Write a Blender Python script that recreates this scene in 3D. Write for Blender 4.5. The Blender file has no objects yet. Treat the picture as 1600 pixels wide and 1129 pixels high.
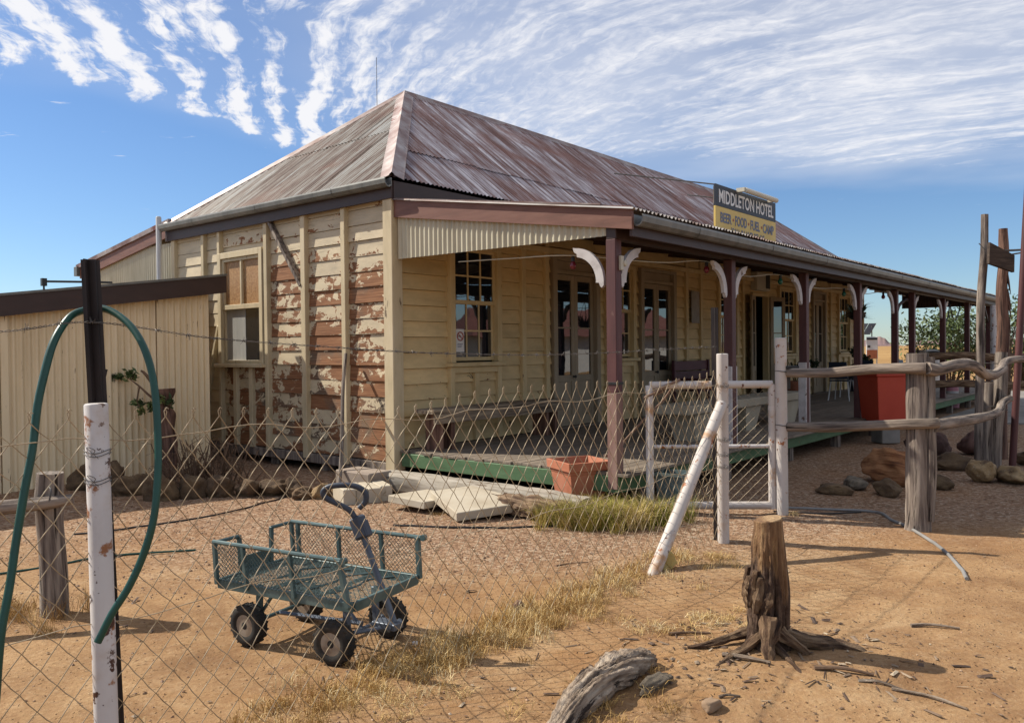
import bpy, math, random
import numpy as np
from mathutils import Matrix, Vector, noise

random.seed(7)
rng = np.random.default_rng(7)
S = bpy.context.scene
COL = S.collection
R = math.radians

# ------------------------------------------------------------------ camera
cam = bpy.data.cameras.new('camera')
cam.sensor_width = 36.0
cam.lens = 36.0 * 1257.0 / 1600.0
cam.clip_start = 0.05
cam.clip_end = 20000
camo = bpy.data.objects.new('camera', cam)
COL.objects.link(camo)
camo.matrix_world = (Matrix.Translation((0, 0, 1.6)) @ Matrix.Rotation(R(90 - .83), 4, 'X')
                     @ Matrix.Rotation(R(-.63), 4, 'Z'))
S.camera = camo

# ------------------------------------------------------------------ sun, sky, exposure
SUN_EL = R(43.0)
SUN_AZ = math.atan2(-.954, .299)            # clockwise from +Y
sdir = Vector((-.954 * math.cos(SUN_EL), .299 * math.cos(SUN_EL), math.sin(SUN_EL)))
sun = bpy.data.lights.new('sun', 'SUN')
sun.energy = 5.0
sun.angle = R(.53)
sun.color = (1.0, .93, .80)
suno = bpy.data.objects.new('sun', sun)
COL.objects.link(suno)
suno.rotation_euler = sdir.to_track_quat('Z', 'Y').to_euler()
S.view_settings.view_transform = 'Standard'
S.view_settings.look = 'None'
S.view_settings.exposure = 0.5
S.view_settings.gamma = 1.0
S.view_settings.use_curve_mapping = False

world = bpy.data.worlds.new('World')
S.world = world
world.use_nodes = True


KC = 1.0          # overall paint reflectance, set below once the sky is made


class NT:
    """small helper round a node tree"""
    def __init__(s, nt):
        s.nt = nt

    def node(s, t, **props):
        n = s.nt.nodes.new(t)
        for k, v in props.items():
            setattr(n, k, v)
        return n

    def put(s, sock, v):
        if v is None:
            return
        if hasattr(v, 'links') or isinstance(v, bpy.types.NodeSocket):
            s.nt.links.new(v, sock)
        else:
            if isinstance(v, (tuple, list)) and len(v) == 3 and sock.type == 'RGBA':
                v = (*(c * KC for c in v), 1)
            sock.default_value = v

    def math(s, op, a, b=None, c=None, clamp=False):
        n = s.node('ShaderNodeMath', operation=op, use_clamp=clamp)
        s.put(n.inputs[0], a)
        s.put(n.inputs[1], b)
        s.put(n.inputs[2], c)
        return n.outputs[0]

    def vmath(s, op, a, b=None, scale=None):
        n = s.node('ShaderNodeVectorMath', operation=op)
        s.put(n.inputs[0], a)
        s.put(n.inputs[1], b)
        if scale is not None:
            s.put(n.inputs['Scale'], scale)
        return n.outputs['Value'] if op in ('DOT_PRODUCT', 'LENGTH') else n.outputs[0]

    def xyz(s, v):
        n = s.node('ShaderNodeSeparateXYZ')
        s.put(n.inputs[0], v)
        return n.outputs

    def comb(s, x, y, z=0.0):
        n = s.node('ShaderNodeCombineXYZ')
        for i, a in enumerate((x, y, z)):
            s.put(n.inputs[i], a)
        return n.outputs[0]

    def noise(s, v, scale=1, detail=4, rough=.55, dist=0, color=False, dim='3D'):
        n = s.node('ShaderNodeTexNoise', noise_dimensions=dim)
        s.put(n.inputs['Vector'], v)
        s.put(n.inputs['Scale'], scale)
        s.put(n.inputs['Detail'], detail)
        s.put(n.inputs['Roughness'], rough)
        s.put(n.inputs['Distortion'], dist)
        return n.outputs['Color' if color else 0]

    def voro(s, v, scale=1, feature='F1', out='Distance', rand=1.0):
        n = s.node('ShaderNodeTexVoronoi', feature=feature)
        s.put(n.inputs['Vector'], v)
        s.put(n.inputs['Scale'], scale)
        s.put(n.inputs['Randomness'], rand)
        return n.outputs[out]

    def smooth(s, v, a, b, lo=0.0, hi=1.0):
        n = s.node('ShaderNodeMapRange', interpolation_type='SMOOTHSTEP')
        s.put(n.inputs[0], v)
        for i, k in enumerate((a, b, lo, hi)):
            s.put(n.inputs[i + 1], k)
        return n.outputs[0]

    def ramp(s, v, stops, mode='LINEAR'):
        n = s.node('ShaderNodeValToRGB')
        n.color_ramp.interpolation = mode
        e = n.color_ramp.elements
        while len(e) < len(stops):
            e.new(.5)
        for q, (p, c) in zip(e, stops):
            q.position = p
            q.color = (*(a * KC for a in c[:3]), 1)
        s.put(n.inputs[0], v)
        return n.outputs[0]

    def mix(s, f, a, b, mode='MIX'):
        n = s.node('ShaderNodeMix', data_type='RGBA', blend_type=mode)
        s.put(n.inputs[0], f)
        s.put(n.inputs[6], a)
        s.put(n.inputs[7], b)
        return n.outputs[2]

    def map(s, v, scale=(1, 1, 1), loc=(0, 0, 0), rot=(0, 0, 0)):
        n = s.node('ShaderNodeMapping')
        s.put(n.inputs['Vector'], v)
        s.put(n.inputs['Location'], loc)
        s.put(n.inputs['Rotation'], rot)
        s.put(n.inputs['Scale'], scale)
        return n.outputs[0]


def build_world():
    nt = world.node_tree
    nt.nodes.clear()
    n = NT(nt)
    sky = n.node('ShaderNodeTexSky', sky_type='NISHITA')
    sky.sun_disc = False
    sky.sun_elevation = SUN_EL
    sky.sun_rotation = SUN_AZ % (2 * math.pi)
    sky.altitude = 200
    sky.air_density = 1.0
    sky.dust_density = .15
    sky.ozone_density = 2.6
    d = n.node('ShaderNodeTexCoord').outputs['Generated']
    x, y, z = n.xyz(d)
    zc = n.math('MAXIMUM', z, .03)
    px = n.math('DIVIDE', x, zc)
    py = n.math('DIVIDE', y, zc)
    P = n.comb(px, py)
    # slow warp so that the ribs of the cloud deck bend
    w = n.noise(P, .55, 2, .5, color=True)
    w = n.vmath('SCALE', n.vmath('SUBTRACT', w, (.5, .5, .5)), scale=.8)
    w2 = n.noise(P, 3.2, 3, .55, color=True)
    w2 = n.vmath('SCALE', n.vmath('SUBTRACT', w2, (.5, .5, .5)), scale=.16)
    Q = n.vmath('ADD', n.vmath('ADD', P, w), w2)
    qx, qy, _ = n.xyz(Q)
    # the ribs swing round towards the right of the deck
    turn = n.smooth(px, -1.7, 1.2, .40, 1.02)
    ct, sn = n.math('COSINE', turn), n.math('SINE', turn)
    along = n.math('SUBTRACT', n.math('MULTIPLY', qy, ct), n.math('MULTIPLY', qx, sn))
    across = n.math('ADD', n.math('MULTIPLY', qx, ct), n.math('MULTIPLY', qy, sn))
    rib = n.noise(n.comb(n.math('MULTIPLY', along, .9), n.math('MULTIPLY', across, 4.6)), 1, 2, .5, .2)
    fine = n.noise(n.comb(n.math('MULTIPLY', along, 6.5), n.math('MULTIPLY', across, 17)), 1, 6, .62, .6)
    puff = n.noise(P, 9, 6, .66, .4)
    big = n.noise(P, .9, 3, .5)
    # regular rolls, strongest to the left
    ph = n.math('ADD', n.math('MULTIPLY', across, 24), n.math('MULTIPLY', n.noise(P, 2.3, 3, .6), 7))
    roll = n.math('MULTIPLY_ADD', n.math('SINE', ph), .5, .5)
    roll = n.math('MULTIPLY', roll, n.smooth(n.noise(P, 3.4, 2, .5), .30, .62, .35, 1.1))
    left = n.smooth(px, -1.0, .1, 1, 0)
    lim = n.math('ADD', n.smooth(px, -1.8, -.7, 2.72, 4.45), n.math('MULTIPLY', n.math('SUBTRACT', big, .5), 1.2))
    cov = n.smooth(n.math('SUBTRACT', lim, py), n.math('SUBTRACT', n.math('MULTIPLY', left, .45), .85), n.math('SUBTRACT', .55, n.math('MULTIPLY', left, .25)))
    body = n.math('ADD', n.math('MULTIPLY', rib, .40), n.math('ADD', n.math('MULTIPLY', fine, .36), n.math('MULTIPLY', puff, .24)))
    body = n.math('ADD', body, n.math('MULTIPLY', n.math('SUBTRACT', roll, .5), n.math('ADD', .03, n.math('MULTIPLY', left, .12))))
    dens = n.smooth(n.math('ADD', body, n.math('MULTIPLY', n.math('SUBTRACT', cov, 1), .36)),
                    n.math('ADD', .40, n.math('MULTIPLY', left, .03)), n.math('SUBTRACT', .70, n.math('MULTIPLY', left, .12)))
    veil = n.math('MULTIPLY', n.math('MULTIPLY', n.smooth(big, .25, .65, .45, .85), n.math('SUBTRACT', 1, n.math('MULTIPLY', left, .8))), cov)
    fleck = n.smooth(n.noise(n.comb(n.math('MULTIPLY', px, 2.1), n.math('MULTIPLY', py, 3.4)), 1.4, 6, .6, .3), .645, .76)
    fleck = n.math('MULTIPLY', fleck, n.smooth(py, 6.5, 4.2))
    a = n.math('ADD', n.math('MULTIPLY', dens, n.math('SUBTRACT', .97, n.math('MULTIPLY', veil, .55))), n.math('MULTIPLY', veil, .58))
    a = n.math('MAXIMUM', a, n.math('MULTIPLY', fleck, .8))
    a = n.math('MULTIPLY', n.math('MINIMUM', a, 1), n.smooth(z, .06, .2))
    skyc = n.mix(1.0, sky.outputs[0], (.81, .97, 1.17), 'MULTIPLY')
    cl = n.mix(a, skyc, (9.0, 9.0, 9.3))
    bg = n.node('ShaderNodeBackground')
    n.put(bg.inputs[0], cl)
    bg.inputs[1].default_value = .074
    out = n.node('ShaderNodeOutputWorld')
    nt.links.new(bg.outputs[0], out.inputs[0])


build_world()
KC = .68

# ------------------------------------------------------------------ materials
def hexc(h):
    h = h.lstrip('#')
    c = [int(h[i:i + 2], 16) / 255 for i in (0, 2, 4)]
    return tuple(x / 12.92 if x <= .04045 else ((x + .055) / 1.055) ** 2.4 for x in c)


def new_mat(name):
    m = bpy.data.materials.new(name)
    m.use_nodes = True
    n = NT(m.node_tree)
    b = m.node_tree.nodes['Principled BSDF']
    return m, n, b


def coords(n, kind='Object', off=True):
    if kind == 'st':
        v = n.node('ShaderNodeAttribute', attribute_name='st').outputs['Vector']
    elif kind == 'World':
        v = n.node('ShaderNodeNewGeometry').outputs['Position']
    else:
        v = n.node('ShaderNodeTexCoord').outputs['Object']
    if off:
        r = n.node('ShaderNodeObjectInfo').outputs['Random']
        v = n.vmath('ADD', v, n.vmath('SCALE', (37.1, 17.3, 53.7), scale=r))
    return v


def mat(name, cols, scale=4, stretch=(1, 1, 1), detail=6, rough=.85, bump=.25, bdist=.01, metal=0.0,
        spots=(), var=.12, coord='Object', ior=1.45, contrast=(.3, .7), fine=60):
    """noise driven colour ramp, optional patches (colour, scale, threshold, softness, stretch), brightness per object"""
    m, n, b = new_mat(name)
    v = coords(n, coord)
    s = n.map(v, stretch)
    f = n.noise(s, scale, detail, .6)
    k = len(cols)
    lo, hi = contrast
    col = n.ramp(f, [(lo + (hi - lo) * i / max(k - 1, 1), c) for i, c in enumerate(cols)]) if k > 1 else cols[0]
    h = f
    for sp in spots:
        c, sc, th, so = sp[:4]
        st = sp[4] if len(sp) > 4 else (1, 1, 1)
        g = n.noise(n.map(v, st, loc=(sc * 3.1, 7.7, 1.3)), sc, 7, .62)
        g = n.smooth(g, th, th + so)
        col = n.mix(g, col, c)
        h = n.math('SUBTRACT', h, n.math('MULTIPLY', g, .35))
    if var:
        r = n.node('ShaderNodeObjectInfo').outputs['Random']
        hs = n.node('ShaderNodeHueSaturation')
        n.put(hs.inputs['Value'], n.math('ADD', 1 - var, n.math('MULTIPLY', r, 2 * var)))
        n.put(hs.inputs['Color'], col)
        col = hs.outputs[0]
    n.put(b.inputs['Base Color'], col)
    b.inputs['Roughness'].default_value = rough
    b.inputs['Metallic'].default_value = metal
    b.inputs['IOR'].default_value = ior
    if bump:
        g = n.noise(s, scale * fine / 6, 4, .6)
        hh = n.math('ADD', h, n.math('MULTIPLY', g, .5))
        bp = n.node('ShaderNodeBump')
        bp.inputs['Strength'].default_value = bump
        bp.inputs['Distance'].default_value = bdist
        n.put(bp.inputs['Height'], hh)
        n.put(b.inputs['Normal'], bp.outputs[0])
    return m


CREAM = (.66, .565, .36)


def weatherboard_mat(name, paint, peel, axis):
    """cream paint peeled to red-brown boards; axis: 1 = runs along y, 0 = runs along x"""
    m, n, b = new_mat(name)
    o = coords(n, 'Object', False)
    v = coords(n, 'Object', True)
    st = (4.6, 4.6, 7.5)
    f = n.noise(n.map(v, st), 1.25, 9, .68, .5)
    blot = n.noise(n.map(v, (1.0, 1.0, 3)), 1.6, 3, .5)
    rnd = n.node('ShaderNodeObjectInfo').outputs['Random']
    x, y, z = n.xyz(o)
    if peel:
        lip = n.math('FRACT', n.math('DIVIDE', n.math('SUBTRACT', z, .24), .198))
        bias = n.math('ADD', n.math('ADD', n.smooth(z, 3.15, 2.55, -.15, .04), n.smooth(lip, .35, .0, 0, .07)), n.smooth(y, 3.75, 4.0, 0, -.4))
        bias = n.math('ADD', bias, n.math('MULTIPLY', n.math('SUBTRACT', rnd, .5), .17))
        bias = n.math('ADD', bias, n.math('MULTIPLY', n.math('SUBTRACT', blot, .5), .5))
    else:
        low = n.smooth(z, 1.75, 1.0, -.30, -.125)
        bias = n.math('ADD', low, n.math('MULTIPLY', n.math('SUBTRACT', rnd, .5), .10))
    p = n.math('ADD', f, bias)
    mask = n.smooth(p, .50, .525)
    edge = n.math('MULTIPLY', n.smooth(p, .46, .50), n.math('SUBTRACT', 1, mask))
    grain = n.noise(n.map(v, (1.2, 1.2, 60)), 2.0, 6, .65)
    wood = n.ramp(grain, [(.3, hexc('#653f29')), (.5, hexc('#94623f')), (.7, hexc('#b88b64'))])
    wood = n.mix(n.smooth(n.noise(v, 1.1, 3), .52, .68), wood, n.ramp(grain, [(.3, hexc('#4a3a2e')), (.7, hexc('#8c7b68'))]))
    tone = n.noise(n.map(v, (1, 1, 3)), 2.5, 6, .65)
    pc = n.ramp(tone, [(.3, tuple(c * .80 for c in paint)), (.55, paint), (.75, tuple(min(1, c * 1.12) for c in paint))])
    if peel:
        grime = n.smooth(n.noise(n.map(v, (1.3, 1.3, 14)), 1.5, 7, .7), .55, .75)
        pc = n.mix(n.math('MULTIPLY', grime, n.smooth(z, 1.8, 2.6, .25, .75)), pc, hexc('#857a6a'))
    pc = n.mix(n.math('MULTIPLY', edge, .5), pc, tuple(min(1, c * 1.25) for c in paint))
    col = n.mix(mask, pc, wood)
    hs = n.node('ShaderNodeHueSaturation')
    n.put(hs.inputs['Value'], n.math('ADD', .9, n.math('MULTIPLY', rnd, .2)))
    n.put(hs.inputs['Color'], col)
    n.put(b.inputs['Base Color'], hs.outputs[0])
    n.put(b.inputs['Roughness'], n.math('ADD', .6, n.math('MULTIPLY', mask, .3)))
    bp = n.node('ShaderNodeBump')
    bp.inputs['Strength'].default_value = .5
    bp.inputs['Distance'].default_value = .004
    n.put(bp.inputs['Height'], n.math('ADD', n.math('MULTIPLY', mask, -1), n.math('MULTIPLY', grain, .6)))
    n.put(b.inputs['Normal'], bp.outputs[0])
    return m


def roof_mat(name, base, streaks, patch, rough=.5, metal=.35):
    """weathered corrugated iron: streaks down the slope (st = metres along eave, up slope)"""
    m, n, b = new_mat(name)
    st = n.node('ShaderNodeAttribute', attribute_name='st').outputs['Vector']
    rnd = n.node('ShaderNodeObjectInfo').outputs['Random']
    v = n.vmath('ADD', st, n.vmath('SCALE', (0, 3.3, 9.1), scale=rnd))
    f = n.noise(n.map(st, (13, .55, 1)), 1, 7, .68, .15)
    g = n.noise(n.map(v, (5, .9, 1)), 1, 6, .65, .3)
    p = n.noise(n.map(st, (.55, .8, 1)), 1, 5, .6, .6)
    k = n.math('ADD', n.math('MULTIPLY', f, .62), n.math('ADD', n.math('MULTIPLY', g, .38), n.math('MULTIPLY', n.math('SUBTRACT', rnd, .5), .08)))
    col = n.ramp(k, [(.34, streaks[0]), (.44, streaks[1]), (.5, base), (.56, streaks[2]), (.65, streaks[3])])
    col = n.mix(n.smooth(p, .48, .66, 0, .75), col, n.ramp(f, [(.35, patch[0]), (.65, patch[1])]))
    sp = n.noise(n.map(st, (9, 5, 1)), 1, 6, .7)
    col = n.mix(n.smooth(sp, .60, .70, 0, .7), col, patch[0])
    n.put(b.inputs['Base Color'], col)
    b.inputs['Roughness'].default_value = rough
    b.inputs['Metallic'].default_value = metal
    bp = n.node('ShaderNodeBump')
    bp.inputs['Strength'].default_value = .3
    bp.inputs['Distance'].default_value = .004
    n.put(bp.inputs['Height'], sp)
    n.put(b.inputs['Normal'], bp.outputs[0])
    return m


def ground_mat():
    m, n, b = new_mat('red_sandy_soil')
    P = n.node('ShaderNodeNewGeometry').outputs['Position']
    x, y, z = n.xyz(P)
    big = n.noise(P, .35, 5, .6)
    patchy = n.noise(n.map(P, (1, 1.5, 1)), .85, 7, .68, .8)
    mid = n.noise(P, 2.2, 7, .66, .5)
    slant = n.noise(n.map(P, (.5, 2.4, 1), rot=(0, 0, R(25))), 1.6, 6, .62, .5)
    sand = n.ramp(mid, [(.28, hexc('#8f6d4a')), (.45, hexc('#ad8961')), (.6, hexc('#bf9b70')), (.75, hexc('#d3b48c'))])
    sand = n.mix(n.smooth(slant, .5, .7, 0, .55), sand, hexc('#b48a5b'))  # slanted streaks of one browner sand tone
    sand = n.mix(n.smooth(patchy, .50, .64, 0, .55), sand, hexc('#8c6744'))
    sand = n.mix(n.smooth(patchy, .46, .34, 0, .45), sand, hexc('#dabb90'))
    # the yard by the building is a pinkish gravel
    grav = n.voro(P, 38, 'F1', 'Color')
    gr = n.ramp(n.xyz(grav)[0], [(0, hexc('#745b48')), (.35, hexc('#a08068')), (.7, hexc('#b6967a')), (1, hexc('#cebba4'))])
    yard = n.math('SUBTRACT', y, n.math('ADD', 5.6, n.math('ADD', n.math('MULTIPLY', n.math('SUBTRACT', big, .5), 3), n.math('MULTIPLY', n.math('ABSOLUTE', n.math('ADD', x, .8)), .22))))
    gm = n.smooth(yard, -.8, 1.1, .12, .92)
    gm = n.math('MULTIPLY', gm, n.smooth(y, 16, 40, 1, 0))
    col = n.mix(gm, sand, gr)
    # darker redder soil, straw coloured plain far out
    col = n.mix(n.smooth(big, .5, .68, 0, .35), col, hexc('#a97849'))
    dist = n.vmath('LENGTH', P)
    plain = n.ramp(n.noise(P, .02, 5, .6), [(.35, hexc('#a8824f')), (.65, hexc('#c9a368'))])
    col = n.mix(n.smooth(dist, 26, 60), col, plain)
    # small dark crumbs and pale grit
    cr = n.voro(n.vmath('ADD', P, n.vmath('SCALE', n.noise(P, 9, 2, .5, color=True), scale=.12)), 24)
    crn = n.noise(P, 6, 3, .6)
    col = n.mix(n.math('MULTIPLY', n.smooth(cr, .20, .12), n.smooth(crn, .52, .6, 0, .75)), col, hexc('#5d3b27'))
    gt = n.voro(P, 55)
    col = n.mix(n.math('MULTIPLY', n.smooth(gt, .2, .12), n.smooth(n.noise(P, 4.3, 3, .6), .52, .62, 0, .8)), col, hexc('#e0c4a0'))
    fineN = n.noise(P, 42, 6, .72)
    col = n.mix(n.smooth(fineN, .35, .65, .32, 0), col, hexc('#80553a'))
    n.put(b.inputs['Base Color'], col)
    b.inputs['Roughness'].default_value = .95
    b.inputs['Specular IOR Level'].default_value = .15
    h = n.math('ADD', n.math('MULTIPLY', mid, .7), n.math('ADD', n.math('MULTIPLY', fineN, .35), n.math('MULTIPLY', n.smooth(cr, .25, .05), .35)))
    h = n.math('ADD', h, n.math('MULTIPLY', n.math('MULTIPLY', n.smooth(n.voro(P, 38), .5, .1), gm), .35))
    bp = n.node('ShaderNodeBump')
    bp.inputs['Strength'].default_value = .8
    bp.inputs['Distance'].default_value = .03
    n.put(bp.inputs['Height'], h)
    n.put(b.inputs['Normal'], bp.outputs[0])
    return m


def glass_mat(name, col, rough=.02, ior=2.1, wav=.02):
    m, n, b = new_mat(name)
    v = coords(n, 'Object', True)
    b.inputs['Base Color'].default_value = (*col, 1)
    b.inputs['Roughness'].default_value = rough
    b.inputs['IOR'].default_value = ior
    bp = n.node('ShaderNodeBump')
    bp.inputs['Strength'].default_value = wav
    bp.inputs['Distance'].default_value = .05
    n.put(bp.inputs['Height'], n.noise(v, 2.2, 2, .5))
    n.put(b.inputs['Normal'], bp.outputs[0])
    return m


def blade_mat(name, stops, trans=.25):
    m, n, b = new_mat(name)
    a = n.node('ShaderNodeAttribute', attribute_name='tone').outputs['Fac']
    n.put(b.inputs['Base Color'], n.ramp(a, stops))
    b.inputs['Roughness'].default_value = .7
    b.inputs['Subsurface Weight'].default_value = 0
    return m


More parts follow.
